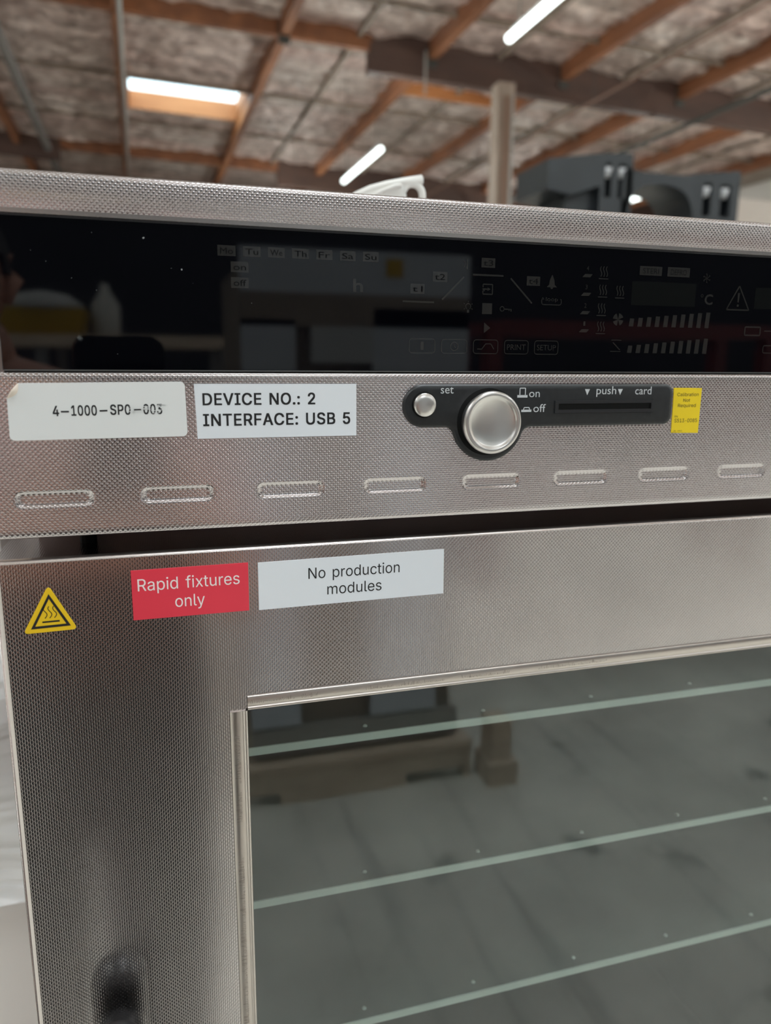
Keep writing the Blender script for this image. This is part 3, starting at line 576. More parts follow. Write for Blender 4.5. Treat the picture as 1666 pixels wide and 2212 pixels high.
BOLD_GLYPHS = {'-':[227,[[177,88,177,128,48,128,49,88]]],'.':[94,[[19,3,26,-4,35,-8,61,-8,68,-5,76,3,79,11,79,30,76,38,73,42,69,46,61,49,37,50,28,46,21,41,16,31,16,10]]],'0':[227,[[142,-8,154,-4,165,2,173,8,182,18,188,26,192,32,200,50,208,76,211,107,211,147,207,181,201,203,191,224,182,236,172,246,163,253,148,260,131,264,105,264,91,263,85,262,80,260,69,256,53,246,46,238,38,229,34,222,26,204,19,178,16,146,16,107,20,73,26,51,36,30,44,17,53,8,63,2,74,-4,85,-8,94,-9,126,-10],[112,223,122,221,133,215,140,208,148,197,153,187,158,170,162,150,164,130,163,115,160,94,157,79,152,64,144,52,135,42,124,34,115,32,105,34,95,38,86,46,78,58,72,73,68,87,64,104,63,125,64,145,66,160,70,175,75,190,82,202,90,212,100,219]]],'1':[227,[[204,-6,204,34,146,34,146,260,91,260,36,220,34,219,34,173,48,173,52,173,53,174,98,206,98,34,30,34,30,-6]]],'2':[227,[[24,-6,203,-6,203,34,95,35,152,94,176,122,186,137,192,149,196,158,198,170,199,198,198,206,194,219,186,233,175,245,163,254,147,260,131,263,121,264,94,264,82,262,70,258,54,248,42,238,34,227,29,216,26,208,24,196,25,175,72,175,74,192,78,201,82,207,89,214,95,218,109,223,115,223,124,220,136,214,143,207,147,201,150,193,152,186,148,170,142,161,132,146,112,124,24,30]]],'3':[227,[[27,260,27,220,126,220,70,156,70,118,108,117,120,114,129,111,138,106,145,99,152,86,156,76,154,64,150,55,147,50,140,43,133,38,123,34,112,32,106,32,97,34,90,36,79,42,74,47,68,55,64,63,63,72,14,72,14,56,16,43,18,36,24,27,30,18,39,10,45,6,53,1,63,-4,84,-8,94,-10,124,-10,140,-8,158,-2,175,8,188,19,196,31,202,44,205,61,204,89,202,99,196,113,189,124,180,134,169,141,152,148,140,150,130,151,194,224,194,260]]],'4':[227,[[164,260,115,260,114,260,12,86,12,47,132,46,133,-6,180,-6,180,46,183,46,215,47,215,87,180,88,180,165,132,165,132,88,69,88,164,248]]],'5':[227,[[191,260,40,260,25,133,25,121,53,117,73,117,81,124,96,130,107,132,118,130,132,123,137,119,144,111,148,106,153,94,155,84,155,78,154,70,150,62,144,50,133,40,118,33,112,32,103,33,97,35,87,41,79,48,74,55,71,63,69,71,22,71,22,55,24,45,26,38,30,28,36,20,45,10,56,2,63,-2,75,-6,87,-8,96,-10,125,-10,144,-6,157,-2,169,6,176,11,188,23,196,37,202,53,204,69,204,94,202,106,200,118,192,133,187,142,177,153,169,159,156,166,148,170,136,172,124,173,97,172,86,170,78,168,78,170,84,219,84,220,191,220]]],':':[94,[[19,3,26,-4,35,-8,61,-8,68,-5,76,3,79,11,79,30,76,38,73,42,69,46,61,49,37,50,28,46,21,41,16,31,16,10],[18,142,26,134,33,130,60,130,67,132,74,138,78,146,79,167,76,174,76,177,71,182,62,186,36,187,27,184,20,176,16,169,16,147]]],'A':[240,[[240,-6,240,6,239,9,146,260,92,260,48,141,0,7,0,-6,51,-6,76,65,164,65,189,-6],[119,194,135,145,149,107,149,106,120,106,90,106,104,145]]],'B':[228,[[22,260,22,-6,141,-6,159,-4,175,0,189,8,197,13,203,19,209,28,215,42,218,57,218,80,216,93,210,108,202,119,191,128,182,133,190,140,198,148,204,157,207,170,208,199,206,207,202,221,193,236,186,242,175,250,166,254,149,259,133,260],[71,109,125,109,139,106,150,100,160,91,163,86,167,77,169,69,165,56,157,46,151,42,144,38,128,35,71,34],[71,149,71,220,122,220,137,216,148,208,154,202,156,197,159,188,159,184,156,175,153,169,143,158,130,152,119,149]]],'C':[255,[[199,6,209,12,220,22,233,40,238,51,243,64,245,74,245,86,196,86,192,73,184,60,173,48,164,42,148,36,136,33,123,34,111,38,97,46,84,59,74,73,68,86,64,100,60,120,61,139,64,159,68,171,76,186,84,196,92,204,100,210,111,216,121,220,132,222,142,220,153,218,164,212,174,206,182,198,188,188,192,179,196,168,245,168,245,176,245,181,242,192,234,213,225,226,212,240,198,250,184,256,164,262,143,264,114,264,98,261,78,254,61,244,48,234,36,218,26,201,18,180,14,162,12,137,12,106,15,84,20,65,29,46,38,32,52,18,66,6,81,-1,94,-6,113,-9,148,-10,162,-8,183,-2]]],'D':[251,[[22,-6,127,-6,153,-2,170,2,185,10,202,22,212,33,224,52,228,60,234,75,238,101,240,135,238,162,234,177,231,188,222,209,212,222,207,228,196,238,181,248,164,254,147,258,125,260,22,260],[71,34,71,220,105,220,122,218,131,216,142,213,152,208,160,202,166,196,172,189,182,174,186,160,190,138,191,124,189,106,184,86,178,74,170,63,160,53,148,45,138,40,128,38,114,35]]],'E':[209,[[196,-6,196,34,71,35,71,108,186,109,186,149,71,149,71,220,169,220,194,220,194,260,22,260,22,-6]]],'F':[205,[[22,-6,71,-6,71,104,182,105,181,145,71,145,71,220,123,220,193,220,193,260,22,260]]],'I':[150,[[7,-6,143,-6,143,34,100,35,100,220,143,220,143,260,142,260,7,260,7,220,50,220,50,35,7,34]]],'N':[262,[[240,-6,240,260,191,260,191,80,78,259,76,260,22,260,22,259,22,-6,71,-6,71,176,94,137,184,-5,185,-6]]],'O':[267,[[181,-3,200,6,212,15,221,23,234,41,246,64,252,83,255,111,255,143,254,155,252,171,247,187,237,209,224,228,206,244,194,252,186,256,173,260,164,262,142,264,109,263,94,260,86,257,73,252,61,244,53,238,43,228,34,217,29,208,20,189,17,178,14,162,12,137,12,100,15,84,20,66,30,44,39,31,45,24,60,11,70,4,81,-1,100,-7,120,-10,154,-9,167,-7],[135,222,147,219,164,212,176,203,186,192,193,182,201,163,206,142,206,123,204,103,200,87,192,72,183,58,170,46,157,39,146,35,132,33,123,34,113,38,101,44,92,50,84,59,78,65,70,80,64,96,61,115,60,134,63,152,68,169,74,183,84,197,96,208,111,216,126,220]]],'P':[222,[[22,-6,71,-6,71,87,136,87,151,89,165,93,180,100,189,108,198,118,206,131,211,148,213,165,213,183,210,202,206,216,198,230,190,238,180,246,168,253,147,259,130,260,22,260],[71,127,71,220,115,220,123,219,137,215,143,212,150,206,154,202,158,195,162,186,164,176,163,168,160,158,156,149,151,142,140,134,134,131,125,128,110,127]]],'R':[224,[[22,260,22,-6,71,-6,71,93,115,93,116,92,167,-4,168,-6,222,-6,222,6,171,100,186,109,194,117,203,128,210,145,213,161,213,191,210,207,204,223,194,236,183,246,170,253,153,258,131,260],[71,220,121,220,134,216,140,214,149,208,156,201,160,193,162,186,164,177,163,169,160,159,156,153,151,147,148,144,139,138,124,134,115,134,71,134]]],'S':[223,[[155,260,138,263,123,264,94,264,72,260,53,252,40,242,28,229,22,216,19,208,18,198,18,174,18,167,22,157,30,143,44,131,62,121,80,114,119,104,131,100,145,94,154,87,159,82,162,78,164,70,162,62,159,56,155,50,147,43,136,36,127,34,115,31,109,31,99,33,88,36,75,45,68,52,64,61,60,74,11,74,10,61,12,48,16,37,20,28,26,20,36,10,46,3,62,-4,78,-8,96,-10,135,-10,158,-6,176,2,188,10,200,22,208,39,212,56,212,83,210,94,208,101,198,115,186,126,167,137,147,144,109,154,86,164,77,170,72,175,68,182,66,187,67,191,70,200,74,204,80,211,89,216,96,220,113,223,131,219,138,216,146,210,155,200,158,192,160,183,209,183,209,197,207,210,204,217,198,229,192,237,180,248,164,256]]],'T':[224,[[137,-6,137,220,217,220,217,260,88,260,8,260,8,220,88,220,88,-6]]],'U':[259,[[22,260,22,74,25,54,30,41,36,30,43,21,50,14,63,4,75,-2,86,-6,99,-8,112,-10,147,-10,160,-8,171,-6,187,0,201,8,207,13,216,22,224,33,233,52,237,73,237,218,237,260,188,260,188,93,187,83,185,74,180,62,176,56,167,46,160,42,152,38,140,34,130,32,122,33,107,38,98,42,89,49,84,55,78,63,72,78,70,91,70,260]]],'V':[240,[[0,260,0,248,94,-6,148,-6,225,208,240,248,240,260,189,260,188,260,134,102,121,62,120,62,106,107,51,260,50,260]]]}
def grotesque_mesh(s, bold):
    cu = bpy.data.curves.new('lettering', 'CURVE'); cu.dimensions = '2D'; cu.fill_mode = 'FRONT'
    x = 0.0
    for ch in s:
        if ch == ' ': x += 140; continue
        adv, loops_ = (BOLD_GLYPHS if bold else GLYPHS)[ch]
        if bold: adv += 14
        for lp in loops_:
            if len(lp) < 6: continue
            sp = cu.splines.new('POLY'); n_ = len(lp)//2; sp.points.add(n_-1)
            for i_ in range(n_): sp.points[i_].co = ((x+lp[2*i_])/500.0, lp[2*i_+1]/500.0, 0, 1)
            sp.use_cyclic_u = True
        x += adv
    o = bpy.data.objects.new('lettering', cu); C.objects.link(o)
    dgp = bpy.context.evaluated_depsgraph_get(); me = bpy.data.meshes.new_from_object(o.evaluated_get(dgp))
    bpy.data.objects.remove(o); bpy.data.curves.remove(cu)
    return me
CAPH = {}
def cap(bold, fn):
    if (bold, fn) not in CAPH:
        me = fn('H' if fn is text_mesh else 'E', bold); zz = [v.co.y for v in me.vertices]; CAPH[(bold, fn)] = (min(zz), max(zz)); bpy.data.meshes.remove(me)
    return CAPH[(bold, fn)]
def lettering(s, x0, x1, zb, ch, y, m, parent, bold=0.0, tilt=0.0, name='lettering', fn=None):
    """text stretched from x0 to x1 with its baseline at zb and capitals ch high (mm)"""
    fn = fn or text_mesh
    me = fn(s, bold)
    X = [v.co.x for v in me.vertices]; a, b = min(X), max(X); c0, c1 = cap(bold, fn)
    t = math.tan(math.radians(tilt))
    for v in me.vertices:
        x = x0 + (v.co.x-a)/(b-a)*(x1-x0); z = zb + (v.co.y-c0)/(c1-c0)*ch + (x-x0)*t
        v.co = mm(x, y, z)
    bm = bmesh.new(); bm.from_mesh(me); bmesh.ops.recalc_face_normals(bm, faces=bm.faces)
    for f in bm.faces:
        if f.normal.y > 0: f.normal_flip()
    bm.to_mesh(me); bm.free()
    return link(name, me, m, parent)
def flat(polys, y, m, parent, name):
    mb = MB()
    for p in polys: mb.add([mm(x, y, z) for x, z in p], [tuple(range(len(p)))])
    return mb.build(name, m, parent)
def line(a, b, w):
    d = Vector((b[0]-a[0], b[1]-a[1])); n = Vector((-d.y, d.x)).normalized()*w/2
    return [(a[0]+n.x,a[1]+n.y),(a[0]-n.x,a[1]-n.y),(b[0]-n.x,b[1]-n.y),(b[0]+n.x,b[1]+n.y)]
def pline(P, w): return [line(P[i], P[i+1], w) for i in range(len(P)-1)]
def circ(c, r, a0=0, a1=360, n=20): return [(c[0]+r*math.cos(math.radians(a0+(a1-a0)*i/n)), c[1]+r*math.sin(math.radians(a0+(a1-a0)*i/n))) for i in range(n+1)]
def rrect(x0, x1, z0, z1, r, n=4):
    P = []
    for cx_, cz_, a in ((x1-r, z1-r, 0), (x0+r, z1-r, 90), (x0+r, z0+r, 180), (x1-r, z0+r, 270)):
        P += [(cx_+r*math.cos(math.radians(a+90*i/n)), cz_+r*math.sin(math.radians(a+90*i/n))) for i in range(n+1)]
    return P
def wave(cx_, z0, z1, amp): return [(cx_ + amp*math.sin(2*math.pi*i/10), z0+(z1-z0)*i/10) for i in range(11)]

# ---- prints on the display
YP, YT = .62, .58
def key_box(x0, z0, x1, z1, s, m=PRINT):
    flat([rect(x0, x1, z0, z1)], YP, m, disp, 'marker_field')
    w = x1-x0; lettering(s, x0+w*.14, x1-w*.14, z0+(z1-z0)*.2, (z1-z0)*.58, YT, PRINT_DARK, disp)
for s, b in (('Mo',(27.6,44.8,35.5,49.3)),('Tu',(38.8,44.9,46.6,49.3)),('We',(49.9,45,57.5,49.4)),('Th',(60.9,45,68.6,49.4)),('Fr',(72.1,45,79.7,49.4)),('Sa',(83.2,45,90.7,49.4)),('Su',(94.2,45.1,101.9,49.5)),
             ('on',(33.2,38,41,42.6)),('off',(33.1,31.2,41,35.8)),('t3',(154.4,44.9,161.7,49.4)),('t2',(129.2,37.3,136.6,42)),('t1',(117.8,31.4,125.1,36)),('t4',(179.3,37.2,186.7,41.7)),('STERI',(244.3,44.7,257.9,49.3)),('DEFRO',(261.4,44.6,275.3,49.4))): key_box(*b, s)
lettering('h', 89.5, 94.3, 31.2, 6.0, YT, PRINT, disp, .02)
lettering('C', 286.2, 291.5, 30.8, 5.5, YT, PRINT, disp, .02); flat(pline(circ((284.4, 35.4), .7, n=10), .3), YT, PRINT, disp, 'degree_mark')
for a, b in (((114,27.7),(130.1,27.6)), ((134.1,29),(145.4,40.1)), ((150,41.3),(166.4,41.3)), ((170.4,40.3),(182.6,28.6))): flat([line(a, b, .85)], YT, PRINT, disp, 'programme_line')
flat(pline([(156.6,34.0),(155.6,34.0),(155.6,32.3),(160.7,32.3),(160.7,37.0),(155.6,37.0),(155.6,35.5)], .55) + [line((155.3,34.7),(158.2,34.7), .6), [(158,35.6),(158,33.8),(159.6,34.7)]], YT, PRINT, disp, 'exit_symbol')
flat([rect(155.5,160.8,22.8,28)], YT, PRINT, disp, 'stop_symbol')
flat([[(156.8,18.7),(156.8,13.5),(160.2,16.1)]], YT, PRINT, disp, 'play_symbol')
flat(pline(circ((148,26.2), 1.35, -60, 240), .4) + [rect(147.4,148.6,23.2,24.6)] + [line((148+2.0*math.cos(t), 26.2+2.0*math.sin(t)), (148+2.7*math.cos(t), 26.2+2.7*math.sin(t)), .35) for t in [math.pi*(i/3.0)-.52 for i in range(5)]], YT, PRINT, disp, 'lamp_symbol')
flat(pline(circ((166.3,25.5), 1.1), .45) + [line((167.4,25.4),(171.6,25.3), .5), line((171.4,25.3),(171.2,24.3), .5), line((170.2,25.3),(170.1,24.5), .45)], YT, PRINT, disp, 'key_symbol')
flat([[(193.4,43),(194.7,40.2),(195,38),(196.3,36.8),(190.5,36.8),(191.8,38),(192.1,40.2)], circ((193.4,36.7), .8, 180, 360, 8)], YT, PRINT, disp, 'bell_symbol')
flat(pline([(188.6,31.2),(188,30.2),(188.2,28.7),(189,28.2),(198.4,28.2),(199.2,28.8),(199.3,30.2),(198.8,31.2)], .45) + [[(187.9,31),(189.5,30.6),(188.7,31.9)]], YT, PRINT, disp, 'loop_symbol')
lettering('loop', 190.4, 197.2, 30.0, 1.9, YT, PRINT, disp)
for x0, x1 in ((117.6,130.9),(134.4,147.8),(151.4,164.7),(168.4,181.6),(185.2,198.7)):
    R_ = rrect(x0, x1, 3.5, 10.2, 1.4); flat(pline(R_+R_[:1], .4), YT, PRINT, disp, 'button_outline')
flat([rect(123.4,125.0,5,9)], YT, PRINT, disp, 'bar_symbol')
flat(pline(circ((141.1,6.85), 2.0), .45) + [line((141.1,6.85),(141.1,8.2), .4), line((141.1,6.85),(142.1,6.3), .4)], YT, PRINT, disp, 'clock_symbol')
flat(pline([(153.5,5.7),(156,5.7),(158,8.3),(160.8,8.3),(162.6,5.7)], .45), YT, PRINT, disp, 'ramp_symbol')
lettering('PRINT', 169.8, 180.2, 5.5, 2.7, YT, PRINT, disp); lettering('SETUP', 186.6, 197.4, 5.5, 2.7, YT, PRINT, disp)
flat([line((146.9,43.8),(146.9,48.6), .4)] + pline(circ((144.2,46.2), 1.7, -60, 60, 8), .35), YT, PRINT, disp, 'sound_symbol')
for x0, z0 in ((220.1,41.8),(220.2,32.7),(230.4,32.5),(220.1,23.4),(220.3,14.2)):
    ps = [line((x0, z0+.2),(x0+5.7, z0+.2), .45)]
    for q in (1.2, 2.9, 4.6): ps += pline(wave(x0+q, z0+1.3, z0+6.3, .45), .5)
    flat(ps, YT, PRINT, disp, 'heat_symbol')
for n_, x0, z0 in (('4',210.5,42.4),('3',210.3,33.2),('2',210.3,24),('1',210.3,14.9)):
    flat([[(x0,z0),(x0+4.6,z0),(x0+6,z0+1.6),(x0+1.6,z0+1.6)]], YT, PRINT, disp, 'shelf_symbol')
    lettering(n_, x0+2.4, x0+3.6, z0+3.3, 2.2, YT, PRINT, disp)
flat([rect(240.3,280.1,29.4,41.5)], YP, LCD, disp, 'readout_field'); flat([rect(319.2,350,29.5,40.9)], YP, LCD, disp, 'readout_field')
flat([line((286.4-2.4*math.cos(t), 44.6-2.4*math.sin(t)), (286.4+2.4*math.cos(t), 44.6+2.4*math.sin(t)), .3) for t in (math.pi/2, math.pi/6, -math.pi/6)] + [line((286.4+1.6*math.cos(t), 44.6+1.6*math.sin(t)), (286.4+2.5*math.cos(t+.25), 44.6+2.5*math.sin(t+.25)), .3) for t in [math.pi*i/3+math.pi/6 for i in range(6)]], YT, PRINT, disp, 'frost_symbol')
flat(pline([(308.3,41.3),(300.9,28.6),(315.9,28.6),(308.3,41.3)], .7) + [[(307.6,37.6),(309.0,37.6),(308.7,32.6),(307.9,32.6)], circ((308.3,30.9), .7, n=10)], YT, PRINT, disp, 'warning_symbol')
fanp = []
for t in (20, 110, 200, 290): fanp.append([(233.2,21.8)] + circ((233.2,21.8), 3.2, t, t+62, 6))
flat(fanp, YT, PRINT, disp, 'fan_symbol')
for i in range(10):
    x = 239.9+5.3*i; flat([[(x,18.45),(x+2.7,18.45),(x+3.1,22.5+.47*i),(x+.5,22.5+.47*i)]], YT, PRINT, disp, 'fan_bar')
    flat([[(x,4.7),(x+2.7,4.7),(x+3.1,8.5+.48*i),(x+.5,8.5+.48*i)]], YT, PRINT, disp, 'flap_bar')
flat([line((230,11.2),(236,11.2), .4), line((229.6,5.4),(236,5.4), .4), line((231,10),(235.4,6.2), .5)], YT, PRINT, disp, 'flap_symbol')
R_ = rrect(314.7,325.1,15.1,19.6,.4); flat(pline(R_+R_[:1], .7), YT, PRINT, disp, 'menu_outline')
R_ = rrect(328.3,345,5.5,9.6,1); flat(pline(R_+R_[:1], .5), YT, PRINT, disp, 'side_outline'); flat([line((327.9,17.6),(340,17.6), .5)], YT, PRINT, disp, 'dash_mark')
rs = random.Random(3)
DUST = mat('dust speck', (.30,.31,.32), .8)
for x, z, s_ in [(-3.4,50.6,.55),(11.9,38.2,.5)] + [(rs.uniform(-50,60), rs.uniform(0,52), rs.uniform(.10,.2)) for _ in range(9)]:
    flat([[(x+s_*math.cos(t)*rs.uniform(.5,1), z+s_*math.sin(t)*rs.uniform(.5,1)) for t in [k_*1.047 for k_ in range(6)]]], .55, DUST, disp, 'dust_speck')

# ---- black switch bezel
def fillet_outline():
    c1, r1 = (124.9,-22.2), 10.7; zb = -33.0; L0 = (160.4,-30.7); R0 = 20.0; fr = 5.0
    P = []
    P += [(c1[0]+r1*math.cos(math.radians(a)), c1[1]+r1*math.sin(math.radians(a))) for a in range(270, 89, -10)]
    P += [(264.8+5*math.cos(math.radians(a)), -16.6+5*math.sin(math.radians(a))) for a in range(90, -1, -15)]
    P += [(264.8+5*math.cos(math.radians(a)), -28.6+5*math.sin(math.radians(a))) for a in range(0, -91, -15)]
    zb2 = -33.6
    dz = zb2-fr-L0[1]; dx = math.sqrt((R0+fr)**2-dz*dz); fc = (L0[0]+dx, zb2-fr); a1 = math.degrees(math.atan2(-dz, -dx))
    P += [(fc[0]+fr*math.cos(math.radians(90+(a1-90)*i/6)), fc[1]+fr*math.sin(math.radians(90+(a1-90)*i/6))) for i in range(7)]
    aR = math.degrees(math.atan2(dz, dx)); aL = -180-aR
    P += [(L0[0]+R0*math.cos(math.radians(aR+(aL-aR)*i/28)), L0[1]+R0*math.sin(math.radians(aR+(aL-aR)*i/28))) for i in range(1, 28)]
    dz = zb-fr-L0[1]; dx = math.sqrt((R0+fr)**2-dz*dz); fc = (L0[0]-dx, zb-fr); a1 = math.degrees(math.atan2(-dz, dx))
    P += [(fc[0]+fr*math.cos(math.radians(a1+(90-a1)*i/6)), fc[1]+fr*math.sin(math.radians(a1+(90-a1)*i/6))) for i in range(7)]
    return P
def inset(P, d):
    out = []; n = len(P)
    for i in range(n):
        a = Vector(P[i-1]); b = Vector(P[(i+1) % n]); t = (b-a).normalized(); nn = Vector((t.y, -t.x)); out.append((P[i][0]+nn.x*d, P[i][1]+nn.y*d))
    return out
OUT = fillet_outline()
KS = (355-2)/355.0
OUTF = [(x*KS, z*KS) for x, z in inset(OUT, 1.4)]
bz = MB(); bz.loops([P3(OUT, .2), P3(inset(OUT, .15), -.9), P3(inset(OUT, .7), -1.7), P3(OUTF, -2.0)], False, True)
bezel = bz.build('switch_bezel', BLACK_PLASTIC, oven, auto=50)
kc = mm(159.6, 0, -30.5); q = .001
MB().lathe(kc, [(17.0*q, -.0021), (16.6*q, -.00212), (0.1*q, -.00212)]).build('knob_well', BLACK, bezel)
MB().lathe(kc, [(14.6*q,-.0022),(15.0*q,-.005),(15.6*q,-.0062),(15.75*q,-.0068),(15.7*q,-.0078),(15.2*q,-.0087),(14.5*q,-.0091),(13.6*q,-.0091),(12.9*q,-.0088),(12.5*q,-.0084),(11.5*q,-.0080),(8*q,-.0073),(4*q,-.0070),(.05*q,-.0069)], 64).build('control_knob', SATIN, bezel, smooth=True)
bc = mm(125.0, 0, -21.6)
MB().lathe(bc, [(6.4*q,-.00205),(6.4*q,-.0021),(.05*q,-.0021)]).build('button_well', BLACK, bezel)
MB().lathe(bc, [(5.75*q,-.002),(5.8*q,-.0035),(5.5*q,-.0039),(3*q,-.0043),(.05*q,-.0044)], 40).build('set_button', SATIN, bezel, smooth=True)
sl_ = MB(); K2 = .994
def kr(x0, x1, z0, z1): return rect(x0*K2, x1*K2, z0*K2, z1*K2)
sl_.loops([P3(kr(198.2,258.3,-26.8,-20.2), -2.0), P3(kr(198.3,258.2,-26.7,-20.3), -2.7), P3(kr(200.3,256.8,-24.9,-21.8), -2.7), P3(kr(200.3,256.8,-24.9,-21.8), -2.02)], False, False)
sl_.build('card_slot', mat('black slot frame', (.017,.017,.019), .35), bezel)
flat([kr(200.3,256.8,-24.9,-21.8)], -2.05, BLACK, bezel, 'slot_mouth')
YB = -2.06
def kl(s, x0, x1, zb, chh, b=0.0): lettering(s, x0*KS, x1*KS, zb*KS, chh, YB, WHITE_PRINT, bezel, b)
kl('set', 134.3, 141.2, -16.2, 4.0); kl('on', 183.1, 189.2, -18.3, 4.0); kl('off', 185.9, 193.0, -26.0, 4.0); kl('push', 222.6, 234.6, -17.0, 4.1); kl('card', 246.4, 256.6, -17.2, 4.1)
def ks(P): return [[(x*KS, z*KS) for x, z in p] for p in P]
flat(ks([rect(176.4,182.2,-18.5,-17.2)] + pline([(177.8,-17.4),(177.8,-13.7),(180.9,-13.7),(180.9,-17.4)], .5)), YB, WHITE_PRINT, bezel, 'on_symbol')
flat(ks([rect(179.0,184.8,-25.9,-24.7)] + pline([(180.2,-24.9),(180.6,-23.6),(183.4,-23.6),(183.8,-24.9)], .5)), YB, WHITE_PRINT, bezel, 'off_symbol')
for x in (215.6, 235.6): flat(ks([[(x,-14.3),(x+3.0,-14.3),(x+1.5,-17.5)]]), YB, WHITE_PRINT, bezel, 'arrow_mark')

# ---- stickers
def sticker(name, P, m, label, y=-.05, th=.22):
    mb = MB(); mb.loops([P3(P, y+.3), P3(P, y-th)], False, True)
    o = mb.build(name, m, oven); o['label'] = label; return o
P1 = [(-62.4,-17.2),(-58.6,-11.9),(-57.6,-11.0)] + [(8.7,-10.3)] + circ((8.9,-12.4), 2.1, 90, 0, 5) + circ((9.2,-32.8), 2.1, 0, -90, 5) + circ((-60.6,-33.3), 2.1, 270, 185, 5)
s1 = sticker('asset_sticker', P1, PAPER, 'white rounded sticker with a scuffed printed number and a folded corner')
for t_, a_, b_, z_ in (('4',-44.9,-42.3,-25.1),('1000',-37.4,-26.9,-25.0),('SP0',-21.4,-12.8,-24.8),('003',-7.4,.7,-24.7)):
    lettering(t_, a_, b_, z_, 4.5, -.33, INK, s1, .022, fn=grotesque_mesh)
flat([line((-41.6,-23.2),(-38.3,-23.2), .7), line((-25.8,-23.0),(-22.5,-22.9), .7), line((-11.4,-22.7),(-8.3,-22.6), .6)], -.33, INK, s1, 'dash_mark')
# scuffed streaks where the print has worn away
rs = random.Random(11); sc_ = []
for _ in range(22):
    x = rs.uniform(-14.5, -1.0); z = rs.uniform(-24.9, -20.6); w = rs.uniform(1.5, 4.5); sc_.append(line((x, z), (x+w, z+.02), rs.uniform(.12, .42)))
flat(sc_, -.36, PAPER, s1, 'scuff_mark')
curl = MB(); n = 7
a0, b0 = (-62.5,-17.3), (-57.7,-10.9)
top_, bot_ = [], []
for i in range(n+1):
    t = i/n; x = a0[0]+(b0[0]-a0[0])*t; z = a0[1]+(b0[1]-a0[1])*t; bu = math.sin(math.pi*t)
    top_.append((x-.25*bu, z+.2*bu, -.25-1.1*bu)); bot_.append((x+1.5*bu+.1, z-1.1*bu-.1, -.30))
mid_ = [((p[0]+q_[0])/2, (p[1]+q_[1])/2, min(p[2], q_[2])-.35*math.sin(math.pi*i/n)) for i, (p, q_) in enumerate(zip(top_, bot_))]
curl.loops([[mm(x, y, z) for x, z, y in L_] for L_ in (top_, mid_, bot_)], False, False, closed=False)
curl.build('curled_corner', PAPER_BACK, s1, smooth=True)

s2 = sticker('device_label', [(15.0,-11.3),(90.9,-11.4),(90.9,-36.2),(15.7,-36.2)], PAPER_COOL, 'white rectangular tape label with two lines of bold black print')
lettering('DEVICE NO.: 2', 18.5, 70.7, -21.0, 5.5, -.33, INK, s2, .020, fn=grotesque_mesh); lettering('INTERFACE: USB 5', 18.4, 87.8, -30.5, 5.6, -.33, INK, s2, .020, fn=grotesque_mesh)
s3 = sticker('calibration_sticker', [(270.8,-13.8),(289.0,-14.0),(288.9,-38.8),(271.3,-38.4)], YELLOW, 'small yellow sticker with tiny black print')
for t_, a_, b_, z_, h_ in (('Calibration',273.2,287.1,-18.3,1.8),('Not',277.4,281.8,-21.4,1.7),('Required',274.2,285.9,-24.3,1.8),('SN',272.5,274.6,-29.9,.95),('S513-0085',272.7,287.5,-32.7,2.0),('LBL-0001',272.4,278.2,-37.8,.7)):
    lettering(t_, a_, b_, z_, h_, -.33, INK, s3, fn=grotesque_mesh)
s4 = sticker('red_label', [(-17.0,-96.7),(36.9,-96.5),(36.8,-120.7),(-17.0,-120.8)], RED, 'red rectangular label with white print on the door')
lettering('Rapid fixtures', -14.3, 32.6, -106.8, 5.8, -.33, WHITE_INK, s4, fn=grotesque_mesh); lettering('only', 2.2, 15.9, -115.9, 5.8, -.33, WHITE_INK, s4, fn=grotesque_mesh)
s5 = sticker('white_door_label', [(41.6,-96.9),(138.0,-96.3),(138.2,-120.4),(41.6,-121.0)], PAPER_COOL, 'long white label with two lines of thin black print on the door')
lettering('No production', 66.3, 113.8, -107.0, 5.6, -.33, INK, s5, fn=grotesque_mesh); lettering('modules', 75.8, 104.2, -115.8, 5.6, -.33, INK, s5, fn=grotesque_mesh)
def rounded(P, r, n=5):
    out = []; N_ = len(P)
    for i in range(N_):
        p = Vector(P[i]); a = (Vector(P[i-1])-p).normalized(); b = (Vector(P[(i+1) % N_])-p).normalized()
        d = r/math.tan(a.angle(b)/2); p0 = p+a*d; p1 = p+b*d
        for k_ in range(n+1):
            t = k_/n; out.append(tuple(p0*(1-t)**2 + p*2*t*(1-t) + p1*t*t))
    return out
s6 = sticker('hot_surface_sticker', rounded([(-52.6,-100.7),(-41.5,-122.6),(-64.6,-123.0)], 1.5), YELLOW_DEEP, 'yellow triangular warning sticker with three black heat waves')
Ti = [(-52.7,-104.9),(-44.3,-120.6),(-61.2,-121.0)]; Tj = [(-52.7,-107.2),(-46.2,-119.5),(-59.3,-119.8)]
flat([[Ti[i], Ti[(i+1)%3], Tj[(i+1)%3], Tj[i]] for i in range(3)], -.33, INK, s6, 'warning_border')
flat([line((-56.2,-118.0),(-48.9,-117.9), .75)], -.33, INK, s6, 'hot_plate_mark')
for x in (-54.7, -52.7, -50.7):
    flat(pline([(x+.75*math.sin(math.pi*2*(i/10)-.4), -116.3+5.6*i/10) for i in range(11)], .36), -.33, INK, s6, 'heat_wave_mark')

